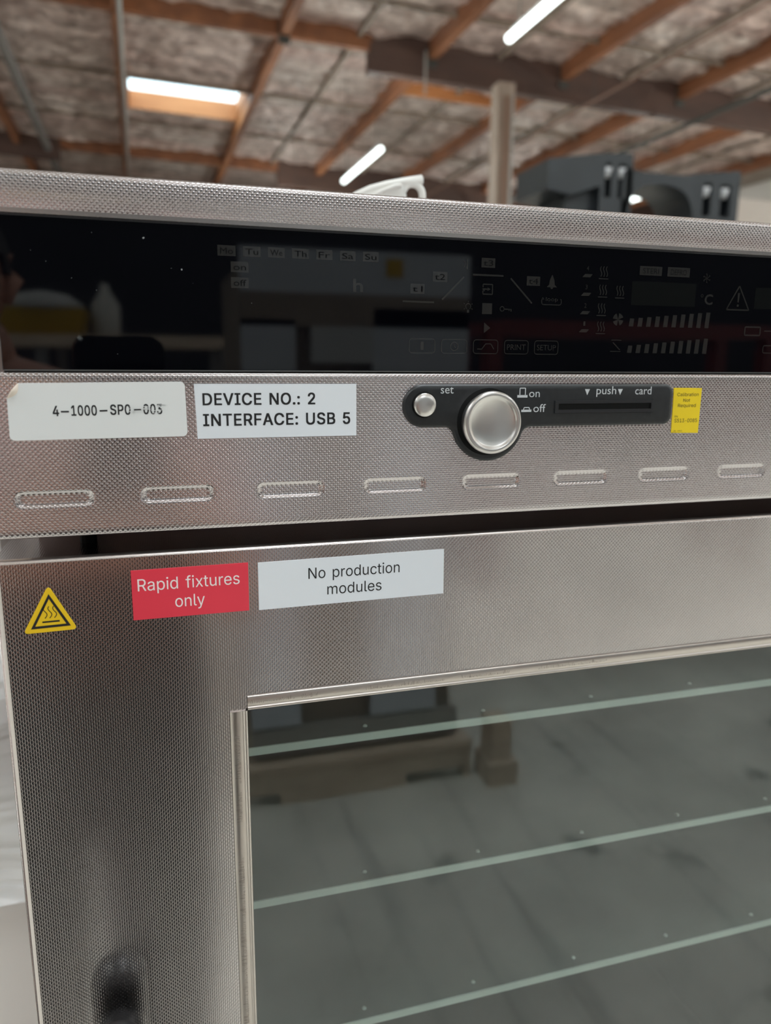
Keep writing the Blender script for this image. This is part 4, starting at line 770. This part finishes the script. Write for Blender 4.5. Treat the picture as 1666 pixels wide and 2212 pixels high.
# ---- door
DZ1, DZ0, DX0, DX1 = -88.6, -815.0, OX0, OX1
HX0, HX1, HZ0, HZ1 = 33.6, 527.0, -740.0, -172.0
def rl(x0, x1, z0, z1, y): return [mm(x0,y,z0), mm(x1,y,z0), mm(x1,y,z1), mm(x0,y,z1)]
dm = MB(); L_ = [rl(HX0, HX1, HZ0, HZ1, 46), rl(DX0, DX1, DZ0, DZ1, 46), rl(DX0, DX1, DZ0, DZ1, 3.0)]
for a in (20, 45, 70): 
    q = 3.0*(1-math.cos(math.radians(a))); w = 3.0*(1-math.sin(math.radians(a))); L_.append(rl(DX0+q*.8, DX1-q*.8, DZ0+q*.6, DZ1-q*.55, w))
L_ += [rl(DX0+2.4, DX1-2.4, DZ0+1.8, DZ1-1.6, 0), rl(HX0, HX1, HZ0, HZ1, 0), rl(HX0, HX1, HZ0, HZ1, 46)]
dm.loops(L_, False, False)
door = dm.build('door', STEEL_DOOR, oven)
for p in door.data.polygons: p.use_smooth = False
door['label'] = 'embossed steel oven door framing a large glass window'
# smooth folded rims of the door sheet
rim = MB()
rim.box(mm(DX0-.05, .6, DZ0), mm(DX0+.5, 6, DZ1-.6)); 
rim.loops([P3([(DX0+d_,DZ0+2),(DX0+d_,DZ1-1.7)], y_) for d_, y_ in ((2.7,-.04),(1.58,.12),(.7,.80),(.145,1.9),(-.06,3.4))], False, False, closed=False)
rim.build('door_side_fold', STEEL_EDGE, door, smooth=True)
rim = MB(); rim.loops([P3([(DX0+d_*1.2,DZ1-d_),(DX1-d_*1.2,DZ1-d_)], y_) for d_, y_ in ((1.75,-.04),(1.08,.12),(.48,.80),(.10,1.9),(-.06,3.4))], False, False, closed=False)
rim.build('door_top_fold', STEEL_EDGE, door, smooth=True)
# window trims: flat strip, groove and bead
def trim_prof():  # distance across the strip (mm), y
    return [(0,.1),(0,-.9),(.25,-1.15),(4.6,-1.05),(5.2,-.75),(5.6,-.75),(5.9,-1.1),(6.5,-1.35),(7.1,-1.2),(7.5,-.6),(7.5,3)]
tp = trim_prof()
mb = MB(); mb.loops([[mm(34.6, y, -165.4-d) for d, y in tp], [mm(527, y, -165.4-d) for d, y in tp]], True, True); tt = mb.build('window_trim', TRIM, door, auto=50)
mb = MB(); mb.loops([[mm(25.8+d*8.7/7.5, y, -173.0) for d, y in tp], [mm(25.8+d*8.7/7.5, y, -744) for d, y in tp]], True, True); tl = mb.build('window_trim', TRIM, door, auto=50)
mb = MB(); mb.loops([[mm(534.8-d, y, -173.0) for d, y in tp], [mm(534.8-d, y, -744) for d, y in tp]], True, True); mb.build('window_trim', TRIM, door, auto=50)
mb = MB(); mb.loops([[mm(34.6, y, -747.5+d) for d, y in tp], [mm(527, y, -747.5+d) for d, y in tp]], True, True); mb.build('window_trim', TRIM, door, auto=50)
# crusts of squeezed-out adhesive pressed into the strips
rs = random.Random(5)
def glue(vert, segs):
    ps = []
    for a, b in segs:
        x = a
        while x < b:
            h = rs.choice([.4,.6,.9,.5,1.3,2.0]); w = rs.uniform(.12,.3); sl2 = rs.uniform(-.35,.5)
            z0_ = rs.uniform(-.15,.25)
            q_ = [(x, 3.9+z0_), (x+w, 3.9+z0_), (x+w+sl2, 3.9-h), (x+sl2, 3.9-h)] if not vert else [(x, 4.3+z0_), (x+w, 4.3+z0_), (x+w+sl2*.5, 4.3-h*1.4), (x+sl2*.5, 4.3-h*1.4)]
            ps.append([(p, -165.4-d) for p, d in q_] if not vert else [(25.8+d, p) for p, d in q_]); x += rs.uniform(.35,1.0)
    return ps
for sg in [(36,58),(62,70),(96,140),(150,178),(196,240)]: tag(flat(glue(False, [sg]), -1.22, GLUE, door, 'adhesive_crust'), kind='stuff')
for sg in [(-212,-186),(-234,-217),(-357,-255),(-420,-360)]: tag(flat(glue(True, [sg]), -1.22, GLUE, door, 'adhesive_crust'), kind='stuff')
gl = MB().box(mm(HX0-.2, 3, HZ0-.2), mm(HX1+.2, 7, HZ1+.2)).build('window_pane', GLASS, door)
gl['label'] = 'reflective tinted glass pane'
MB().box(mm(-36,16,-160), mm(-30,22,-76)).build('placeholder', BLACK, None) if False else None
MB().tube(mm(-37, 30, -89), mm(-37, 30, -76), .004, 12).build('hinge_pin', BLACK, oven)
# door handle: upright rounded lever on a round boss
hd = MB(); hc = (-36.6, 0)
hd.tube(mm(-36.6, .3, -352), mm(-36.6, -12, -352), .013, 24)
hd.build('handle_boss', HANDLE_BLACK, door, auto=40)
def stad(w, zt_, zb_): return [(-36.6+w*math.cos(math.radians(a)), zt_-w+w*math.sin(math.radians(a))) for a in range(0, 181, 12)] + [(-36.6+w*math.cos(math.radians(a)), zb_+w+w*math.sin(math.radians(a))) for a in range(180, 361, 12)]
hl = MB(); hl.loops([P3(stad(10,-329,-462),-10), P3(stad(13,-325,-466),-13), P3(stad(14.5,-318.5,-470),-20), P3(stad(14,-319.5,-469),-28), P3(stad(11,-323,-466),-33), P3(stad(6,-328,-461),-34.5)], True, True)
hl.build('door_handle', HANDLE_BLACK, door, auto=60)
# oven feet
for x in (-40, 600):
    for y in (90, 510):
        MB().lathe(mm(x, y, OZ0-0), [(.022,0),(.022,-.001),(.018,-.028),(.016,-.030)], 20, 'z').build('foot', HANDLE_BLACK, oven)
# shelves inside (loose trays that hang between the side walls)
lab = ['upper shelf edge seen through the oven window', 'middle shelf edge seen through the oven window', 'lower shelf edge seen through the oven window']
for i, (za, zb_) in enumerate(((-220.6,-222.0),(-321.8,-324.9),(-425.3,-425.8))):
    sx0, sx1, sy0, sy1 = -32.6, 593.6, 48.6, 430.0
    slope = (zb_-za)/383.0; th_ = 4.9
    def sz(x): return za + slope*(x-40)
    sh = empty('oven_shelf', mm(280, 245, sz(280)-th_)); tag(sh, lab[i], 'shelf', 'shelves in the oven chamber')
    mb = MB(); V_ = [mm(sx0,sy0+.5,sz(sx0)-th_),mm(sx1,sy0+.5,sz(sx1)-th_),mm(sx1,sy1,sz(sx1)-th_),mm(sx0,sy1,sz(sx0)-th_),mm(sx0,sy0+.5,sz(sx0)),mm(sx1,sy0+.5,sz(sx1)),mm(sx1,sy1,sz(sx1)),mm(sx0,sy1,sz(sx0))]
    mb.add(V_, [(0,3,2,1),(4,5,6,7),(0,1,5,4),(1,2,6,5),(2,3,7,6),(3,0,4,7)]); mb.build('tray', SHELF, sh)
    mb = MB(); V_ = [mm(sx0,sy0-.5,sz(sx0)-th_),mm(sx1,sy0-.5,sz(sx1)-th_),mm(sx1,sy0+.5,sz(sx1)-th_),mm(sx0,sy0+.5,sz(sx0)-th_),mm(sx0,sy0-.5,sz(sx0)),mm(sx1,sy0-.5,sz(sx1)),mm(sx1,sy0+.5,sz(sx1)),mm(sx0,sy0+.5,sz(sx0))]
    mb.add(V_, [(0,3,2,1),(4,5,6,7),(0,1,5,4),(1,2,6,5),(2,3,7,6),(3,0,4,7)]); mb.build('front_rim', SHELF_RIM_LIT, sh)
    x = 111.0 - 78.8*1
    while x < 580:
        MB().lathe(mm(x, 56.8, sz(x)-.1), [(.0016,0),(.0012,.0008),(.0004,.0011)], 10, 'z').build('stud', SHELF_RIM_LIT, sh, smooth=True); x += 78.8
# stand under the oven
st = empty('oven_stand', Vector((.28, .30, 0))); tag(st, 'grey steel stand carrying the oven, below the photo', 'stand')
zt_ = ZC + OZ0/1000 - .030
MB().box((-.06, .03, zt_-.03), (.62, .57, zt_)).build('stand_top', STEEL_TABLE, st)
for x in (-.03, .59):
    for y in (.06, .54): MB().box((x-.02, y-.02, 0), (x+.02, y+.02, zt_-.03)).build('leg', STEEL_TABLE, st)

# ================================================================== THINGS AROUND
# white plastic handle lying on top of the oven
hw = empty('white_bracket', mm(175, 290, 75.2)); tag(hw, 'white curved plastic bracket with a ring end lying on top of the oven', 'bracket')
def dirp(px, py, dist): return CAM + Vector((px*dist, dist, py*dist))
def hp(x, z, y=.27): return Vector((x, y, ZC+z))
top_ = [(.1440,.1225),(.1504,.1283),(.16,.1342),(.1716,.1396),(.1853,.1437),(.1991,.1468),(.2158,.1501)]
mb = MB(); mb.path([hp(x, z-.0042) for x, z in top_], [.0026+.0002*i for i in range(len(top_))], 10); mb.build('grip', PVC, hw, smooth=True)
mb = MB(); a_ = [(x, z-.006) for x, z in top_]; 
L_ = [[hp(x, z, yy) for x, z in a_[:-1]] + [hp(x, .0760, yy) for x, z in reversed(a_[:-1])] for yy in (.2665, .2735)]
mb.loops(L_); mb.build('web', PVC, hw)
mb = MB(); mb.path([hp(x, z, .2655) for x, z in [(.163,.124),(.1795,.1335),(.1912,.1385),(.1965,.1393)]], .0016, 8); mb.build('rib', PVC, hw, smooth=True)
mb = MB(); hoop = [hp(.1994,.0765)] + [hp(.2079+.0085*math.cos(math.radians(a)), .1335+.0085*math.sin(math.radians(a))) for a in range(180, -1, -15)] + [hp(.2164,.0765)]
mb.path(hoop, .0030, 10); mb.build('ring', PVC, hw, smooth=True)
MB().box((.150,.258,ZC+.0752), (.212,.282,ZC+.0790)).build('foot', PVC, hw)

# black moulded crate high on a rack, 3.6 m away
Dk = 3.55
def bk(px, py, dd=0.0): return CAM + Vector((px*Dk, Dk+dd, py*Dk))
cr = empty('moulded_crate', Vector((.69*Dk, CAM.y+Dk+.3, ZC+.17*Dk))); tag(cr, 'charcoal moulded plastic crate with slotted posts and an arch, high behind the oven', 'crate')
def post(x0, x1, z0, z1, z1b, nm='slotted_post'):
    mb = MB(); w = x1-x0
    sl0 = [(x0+w*.14, x0+w*.34), (x0+w*.56, x0+w*.80)]
    zc0, zc1 = z1-.058, z1-.012
    xs_ = [x0, sl0[0][0], sl0[0][1], sl0[1][0], sl0[1][1], x1]
    for i in range(5):
        if i in (1, 3):
            mb.box(bk(xs_[i], z0), bk(xs_[i+1], zc0, .12)); mb.box(bk(xs_[i], zc1), bk(xs_[i+1], z1 + (z1b-z1)*i/5, .12)); mb.box(bk(xs_[i], zc0, .09), bk(xs_[i+1], zc1, .12))
            c0_ = (xs_[i]+xs_[i+1])/2
        else: mb.box(bk(xs_[i], z0), bk(xs_[i+1], z1 + (z1b-z1)*i/5, .12))
    o = mb.build(nm, CRATE, cr)
    for s0, s1_ in sl0:
        q_ = MB(); q_.path([bk((s0+s1_)/2, zc1-.004, .02), bk((s0+s1_)/2, zc1-.018, .03)], [.028, .022], 8); q_.build('slot_highlight', mat('painted slot highlight', (.45,.45,.46), .35), o, smooth=True)  # pale bead paints the highlight at the top of each slot
post(.612, .664, .17, .287, .291); post(.775, .850, .17, .272, .282)
arch = MB(); x0, x1 = .664, .775; ztop = .272; aL_, aR_ = .668, .762
Pt = []
for i in range(15):
    a = math.radians(180-180*i/14); Pt.append((.714+.057*math.copysign(abs(math.cos(a))**.77, math.cos(a)), .196+.057*max(0, math.sin(a))**.77))
for i in range(14):
    p, q_ = Pt[i], Pt[i+1]
    zt0 = ztop-.004*math.sin(math.pi*i/14)*1.2; zt1 = ztop-.004*math.sin(math.pi*(i+1)/14)*1.2
    arch.add([bk(p[0],p[1]), bk(q_[0],q_[1]), bk(q_[0],zt1), bk(p[0],zt0), bk(p[0],p[1],.3), bk(q_[0],q_[1],.3), bk(q_[0],zt1,.3), bk(p[0],zt0,.3)], [(0,1,2,3),(4,7,6,5),(0,4,5,1),(3,2,6,7),(1,5,6,2),(0,3,7,4)])
arch.box(bk(.648,.17), bk(.656,.272,.3)); arch.box(bk(.771,.17), bk(.776,.271,.3)); arch.box(bk(.664,.165), bk(.776,.200,.3))
arch.build('arched_panel', CRATE, cr)
wg = MB(); W0 = [(.530,.274),(.612,.287),(.612,.244),(.566,.229),(.530,.235)]
wg.loops([[bk(x, z) for x, z in W0], [bk(x, z, .35) for x, z in W0]]); wg.build('wing', CRATE, cr)
wg = MB(); W0 = [(.560,.17),(.612,.17),(.612,.244),(.585,.237),(.566,.229)]
wg.loops([[bk(x, z, .05) for x, z in W0], [bk(x, z, .35) for x, z in W0]]); wg.build('side_panel', CRATE, cr)
rk = empty('storage_rack', Vector((.69*Dk, CAM.y+Dk+.2, 0))); tag(rk, 'steel storage rack holding the charcoal crate, hidden behind the oven', 'rack')
zr = ZC+.165*Dk
MB().box((.50*Dk, CAM.y+Dk-.05, zr-.05), (.88*Dk, CAM.y+Dk+.5, zr)).build('rack_deck', STEEL_TABLE, rk)
for x in (.51*Dk, .87*Dk):
    for y in (CAM.y+Dk-.02, CAM.y+Dk+.46): MB().box((x-.03, y-.03, 0), (x+.03, y+.03, zr-.05)).build('upright', STEEL_TABLE, rk)

# film-wrapped white load to the left of the oven
ld = empty('wrapped_load', Vector((-.70, .75, 0))); tag(ld, 'white load wrapped in wrinkled stretch film at the left edge, beside the oven', 'load')
zs_ = ZC-.405
MB().box((-1.25, .21, .12), (-.115, 1.25, zs_)).build('white_carton', WHITE_BOARD, ld)
V_, F_ = [], []
nx, nz = 60, 50
def face_grid(p0, du, dv, nu_, nv_, nrm):
    k_ = len(V_)
    for j in range(nv_+1):
        for i in range(nu_+1):
            p = Vector(p0)+Vector(du)*i/nu_+Vector(dv)*j/nv_
            h = .016*noise.fractal(Vector((p.x*3+p.y*3, p.z*13, 1.3)), 1, 2, 3)+.01*noise.noise(Vector((p.x*9, p.z*9, p.y*9)))
            if 0 < i < nu_ and 0 < j < nv_: p = p + Vector(nrm)*h
            V_.append(p)
    for j in range(nv_):
        for i in range(nu_): a = k_+j*(nu_+1)+i; F_.append((a, a+1, a+nu_+2, a+nu_+1))
zt2 = ZC+.03
face_grid((-1.26,.20,zs_),(1.15,0,0),(0,0,zt2-zs_),60,50,(0,-1,0)); face_grid((-.11,.20,zs_),(0,1.06,0),(0,0,zt2-zs_),50,50,(1,0,0))
face_grid((-1.26,1.26,zs_),(1.15,0,0),(0,0,zt2-zs_),10,10,(0,1,0)); face_grid((-1.26,.20,zs_),(0,1.06,0),(0,0,zt2-zs_),10,10,(-1,0,0)); face_grid((-1.26,.20,zt2),(1.15,0,0),(0,1.06,0),20,20,(0,0,1))
fm = mesh('film_wrap', V_, F_, FILM, ld, smooth=True)
for y in (.25, .70, 1.15): MB().box((-1.25, y-.04, 0), (-.115, y+.04, .12)).build('skid', PALEWOOD, ld)

# ---- behind the camera, seen mirrored in the display and the window
pal = empty('wooden_pallet', Vector((.63, -2.45, 0))); tag(pal, 'pale wooden pallet under a wrapped stack, mirrored in the oven window', 'pallet')
px0, px1, py0, py1 = .22, 1.03, -2.95, -1.95
for i in range(7):
    y = py1-.001-.145*i; MB().box((px0, y-.10, .125), (px1, y, .145)).build('deck_board', PALEWOOD, pal)
for y in (py1-.03, (py0+py1)/2, py0+.03):
    m2 = MB()
    for a, b, z in ((px0, .33, .045), (.33, .78, 0), (.78, 1.0, .045), (1.0, px1, 0)): m2.box((a, y-.02, z), (b, y+.02, .125))
    m2.build('stringer', PALEWOOD, pal)
stk = empty('wrapped_stack', Vector((.62, -2.45, .145))); tag(stk, 'grey crate stack with white film bands, mirrored in the black display', 'stack')
SX0, SX1, SYF, SYB = .245, .985, -2.0, -2.9
MB().box((SX0+.02, SYB, .145), (SX1-.02, SYF-.03, 1.80)).build('carton_core', CARTON, stk)
def band(x0, x1, z0, z1, m=None, nm='film_band'): MB().box((x0, SYF-.029, z0), (x1, SYF, z1)).build(nm, m or FILM2, stk)
band(SX0, SX1, 1.70, 1.83); band(SX0, SX1, 1.60, 1.70, CARTON, 'carton_face'); band(SX0, .41, .27, 1.62); band(.66, SX1, 1.30, 1.66); band(SX0, SX1, .16, .26, mat('dusty film', (.24,.215,.20), .4)); band(.66, .90, .27, 1.30); band(SX0, SX1, 1.40, 1.46, mat('dull film', (.35,.35,.36), .4)); band(.46, .66, 1.49, 1.60, mat('grey film', (.42,.43,.45), .4))
yl = MB().box((.70, SYF+.0005, 1.755), (.755, SYF+.002, 1.81)).build('yellow_tag', YEL, stk)
o = MB().box((1.06, -2.0, 0), (1.17, -1.86, .09)).box((1.075, -1.98, .09), (1.15, -1.88, .24)).build('wood_offcut', PALEWOOD); tag(o, 'brown wood offcut standing right of the pallet, mirrored in the window', 'wood block')
sh = empty('stock_shelf', Vector((-.3, -4.6, 0))); tag(sh, 'brown topped shelf rack behind the photographer, mirrored in the display', 'shelf')
MB().box((-2.2, -5.1, 1.56), (.42, -4.1, 1.62)).build('shelf_board', PALEWOOD, sh); MB().box((-2.2, -5.1, .75), (.42, -4.1, .80)).build('shelf_board', PALEWOOD, sh)
for x in (-2.15, -.6, .37):
    for y in (-5.05, -4.15): MB().box((x-.03, y-.03, 0), (x+.03, y+.03, 1.56)).build('upright', STEEL_TABLE, sh)
tb = MB(); tb.loops([[Vector((x,y,1.62)) for x,y in ((-.80,-4.5),(-.40,-4.5),(-.40,-4.2),(-.80,-4.2))], [Vector((x,y,1.76)) for x,y in ((-.84,-4.54),(-.37,-4.54),(-.37,-4.16),(-.84,-4.16))]])
o = tb.build('yellow_tub', YEL); tag(o, 'yellow tub on the shelf rack, mirrored at left of the display', 'tub')
MB().lathe((-.60,-4.35,1.762), [(.22,0),(.21,.03),(.13,.08),(.02,.10)], 16, 'z').build('white_bag', BAG, o, smooth=True)
o = MB().lathe((-.27,-4.3,1.62), [(.072,0),(.075,.03),(.075,.17),(.03,.24),(.022,.28),(.02,.285)], 20, 'z').build('plastic_jug', mat('dull jug plastic', (.50,.49,.46), .4), smooth=True); tag(o, 'white plastic jug beside the yellow tub on the shelf rack', 'jug')
rd = empty('red_rack', Vector((3.1, -4.3, 0))); tag(rd, 'red painted steel rack, mirrored at right of the display', 'rack')
for x in (2.0, 4.1):
    for y in (-4.05, -4.55): MB().box((x-.05, y-.05, 0), (x+.05, y+.05, 1.74)).build('upright', REDPAINT, rd)
for z in (1.66, 1.15, .5): MB().box((2.05, -4.1, z), (4.05, -4.0, z+.09)).build('beam', REDPAINT, rd); MB().box((2.05, -4.6, z), (4.05, -4.5, z+.09)).build('beam', REDPAINT, rd)
MB().box((2.05, -4.5, 1.15), (4.05, -4.1, 1.18)).build('rack_deck', CARTON, rd)

# ---- photographer holding the phone
def skin(name, nodes, edges, m, parent=None, sub=2):
    me = bpy.data.meshes.new(name); me.from_pydata([n[:3] for n in nodes], edges, []); o = link(name, me, m, parent)
    o.modifiers.new('skin', 'SKIN'); o.modifiers.new('sub', 'SUBSURF').levels = sub; o.modifiers['sub'].render_levels = sub
    for i, n in enumerate(nodes):
        sv = me.skin_vertices[0].data[i]; r = n[3]; sv.radius = (r, n[4] if len(n) > 4 else r); sv.use_root = (i == 0)
    o.modifiers['skin'].use_smooth_shade = True
    return o
pX, pY = -.135, -.80
J = [(pX,pY,.95,.19,.13),(pX,pY+.01,1.12,.18,.12),(pX-.02,pY+.01,1.28,.17,.11),(pX-.05,pY,1.40,.10,.08),(pX-.09,pY+.02,1.48,.052),(pX-.12,pY+.035,1.56,.06),
     (pX-.17,pY,1.41,.055),(pX-.21,pY+.10,1.16,.043),(-.158,-.52,1.30,.031),(-.124,-.44,1.350,.027),
     (pX+.17,pY,1.41,.055),(pX+.235,pY+.08,1.14,.043),(.035,-.52,1.29,.031),(.044,-.440,1.340,.027),
     (pX-.09,pY,.88,.105),(pX-.10,pY+.02,.48,.075),(pX-.10,pY-.01,.09,.040),(pX-.105,pY+.12,.035,.035),
     (pX+.09,pY,.88,.105),(pX+.10,pY+.02,.48,.075),(pX+.10,pY-.01,.09,.040),(pX+.105,pY+.12,.035,.035)]
Ed = [(0,1),(1,2),(2,3),(3,4),(4,5),(3,6),(6,7),(7,8),(8,9),(3,10),(10,11),(11,12),(12,13),(0,14),(14,15),(15,16),(16,17),(0,18),(18,19),(19,20),(20,21)]
per = skin('person', J, Ed, SKIN); tag(per, 'person in mauve shirt and dark overalls holding up a phone, mirrored in the display', 'person')
hem = (pX-.02, pY+.005, 1.36, .15, .10)
jk = [0,3,6,7,10,11]; mp_ = {j: i for i, j in enumerate(jk)}
skin('shirt', [((hem if j == 0 else J[j])[:3])+tuple(r+.016 for r in (hem if j == 0 else J[j])[3:]) for j in jk], [(0, 1)] + [(mp_[a], mp_[b]) for a, b in Ed if a in mp_ and b in mp_], SHIRT, per)
tr = [0,1,2,14,15,16,18,19,20]; mp_ = {j: i for i, j in enumerate(tr)}
skin('overalls', [J[j][:3]+tuple(r+.014 for r in J[j][3:]) for j in tr], [(mp_[a], mp_[b]) for a, b in Ed if a in mp_ and b in mp_], CLOTH2, per)
for s_ in (-1, 1): skin('shoe', [(pX+s_*.10,pY-.04,.045,.045),(pX+s_*.105,pY+.10,.042,.046),(pX+s_*.105,pY+.19,.034,.036)], [(0,1),(1,2)], HANDLE_BLACK, per)
# head
hc_ = Vector((pX-.125, pY+.05, 1.60)); bm = bmesh.new(); bmesh.ops.create_uvsphere(bm, u_segments=28, v_segments=20, radius=1)
for v in bm.verts:
    x, y, z = v.co; w = 1-.22*max(0,-z)**1.5; q = Vector((x*.076*w, y*.092, z*.115))
    fr_ = max(0, y)
    q.y += .022*fr_*math.exp(-((x/.16)**2+((z+.12)/.22)**2)) - .012*fr_*(math.exp(-(((x-.38)/.2)**2+((z-.06)/.14)**2))+math.exp(-(((x+.38)/.2)**2+((z-.06)/.14)**2))) + .006*fr_*math.exp(-((x/.3)**2+((z+.5)/.08)**2))
    v.co = hc_+q
me = bpy.data.meshes.new('head'); bm.to_mesh(me); bm.free()
for p in me.polygons: p.use_smooth = True
head = link('head', me, SKIN, per)
for s_ in (-1, 1):
    MB().lathe(hc_+Vector((s_*.030,.079,.007)), [(.011,-.004),(.010,.003),(.004,.007),(.001,.008)], 12).build('eye', mat('eye', (.5,.5,.5), .2), head, smooth=True)
    MB().path([hc_+Vector((s_*.074,.0,-.03)), hc_+Vector((s_*.082,-.012,.0)), hc_+Vector((s_*.078,-.004,.028))], [.008,.014,.010], 8).build('ear', SKIN, head, smooth=True)
MB().path([hc_+Vector((-.024,.086,-.052)), hc_+Vector((0,.094,-.050)), hc_+Vector((.024,.086,-.052))], [.003,.006,.003], 8).build('mouth', mat('lips', (.36,.12,.10), .5), head, smooth=True)
bm = bmesh.new(); bmesh.ops.create_uvsphere(bm, u_segments=24, v_segments=16, radius=1)
bmesh.ops.delete(bm, geom=[v for v in bm.verts if v.co.z < -.25+.9*max(0, v.co.y) or (v.co.y > .55 and v.co.z < .55)], context='VERTS')
for v in bm.verts: v.co = hc_+Vector((v.co.x*.084, v.co.y*.099-.006, v.co.z*.122+.004))
me = bpy.data.meshes.new('hair'); bm.to_mesh(me); bm.free()
hr = link('hair', me, HAIR, per); hr.modifiers.new('thick', 'SOLIDIFY').thickness = .006
# hands gripping the lower half of the phone from both sides
def hand(base, s_, tgt):
    b = Vector(base); n_ = [(b.x,b.y,b.z,.024,.018), (b.x+s_*.010,b.y+.022,b.z+.028,.030,.016)]; e_ = [(0,1)]
    for f, (dz, ln) in enumerate(((.052,.030),(.034,.034),(.016,.033),(-.002,.027))):
        k_ = len(n_); root = b+Vector((s_*.014, .030, .015+dz*.8))
        n_ += [(root.x,root.y,root.z,.0095), (root.x+s_*.018,root.y+.012,root.z+.004,.0085), (root.x+s_*.018+s_*ln*.5,root.y+.004,root.z+.006,.0075)]; e_ += [(1,k_),(k_,k_+1),(k_+1,k_+2)]
    k_ = len(n_); n_ += [(b.x+s_*.020,b.y+.008,b.z+.030,.011),(b.x+s_*.036,b.y-.002,b.z+.050,.009)]; e_ += [(1,k_),(k_,k_+1)]
    return skin('hand', n_, e_, SKIN, per)
hand((-.122,-.436,1.350), 1, 0); hand((.042,-.438,1.340), -1, 0)
# phone just behind the lens
CW = Matrix.Translation(CAM) @ CAM_ROT.to_4x4()
def slab(x0, x1, z0, z1, r, y0, y1): 
    P = rrect(x0, x1, z0, z1, r, 6); return [[CW @ Vector((x/1000, z/1000, y/1000)) for x, z in P] for y in (y0, y1)]
ph = empty('phone', CW @ Vector((-.033, -.063, .006))); tag(ph, 'black phone held up by the photographer, mirrored low in the display', 'phone')
mb = MB(); mb.loops(slab(-70, 6, -142, 17, 11, 2.0, 10)); mb.build('phone_body', PHONE, ph, auto=40)
mb = MB(); mb.loops(slab(-69.5, 5.5, -4, 4.5, 4, 1.2, 2.0)); mb.build('camera_bar', mat('camera bar', (.012,.012,.013), .2), ph, auto=40)
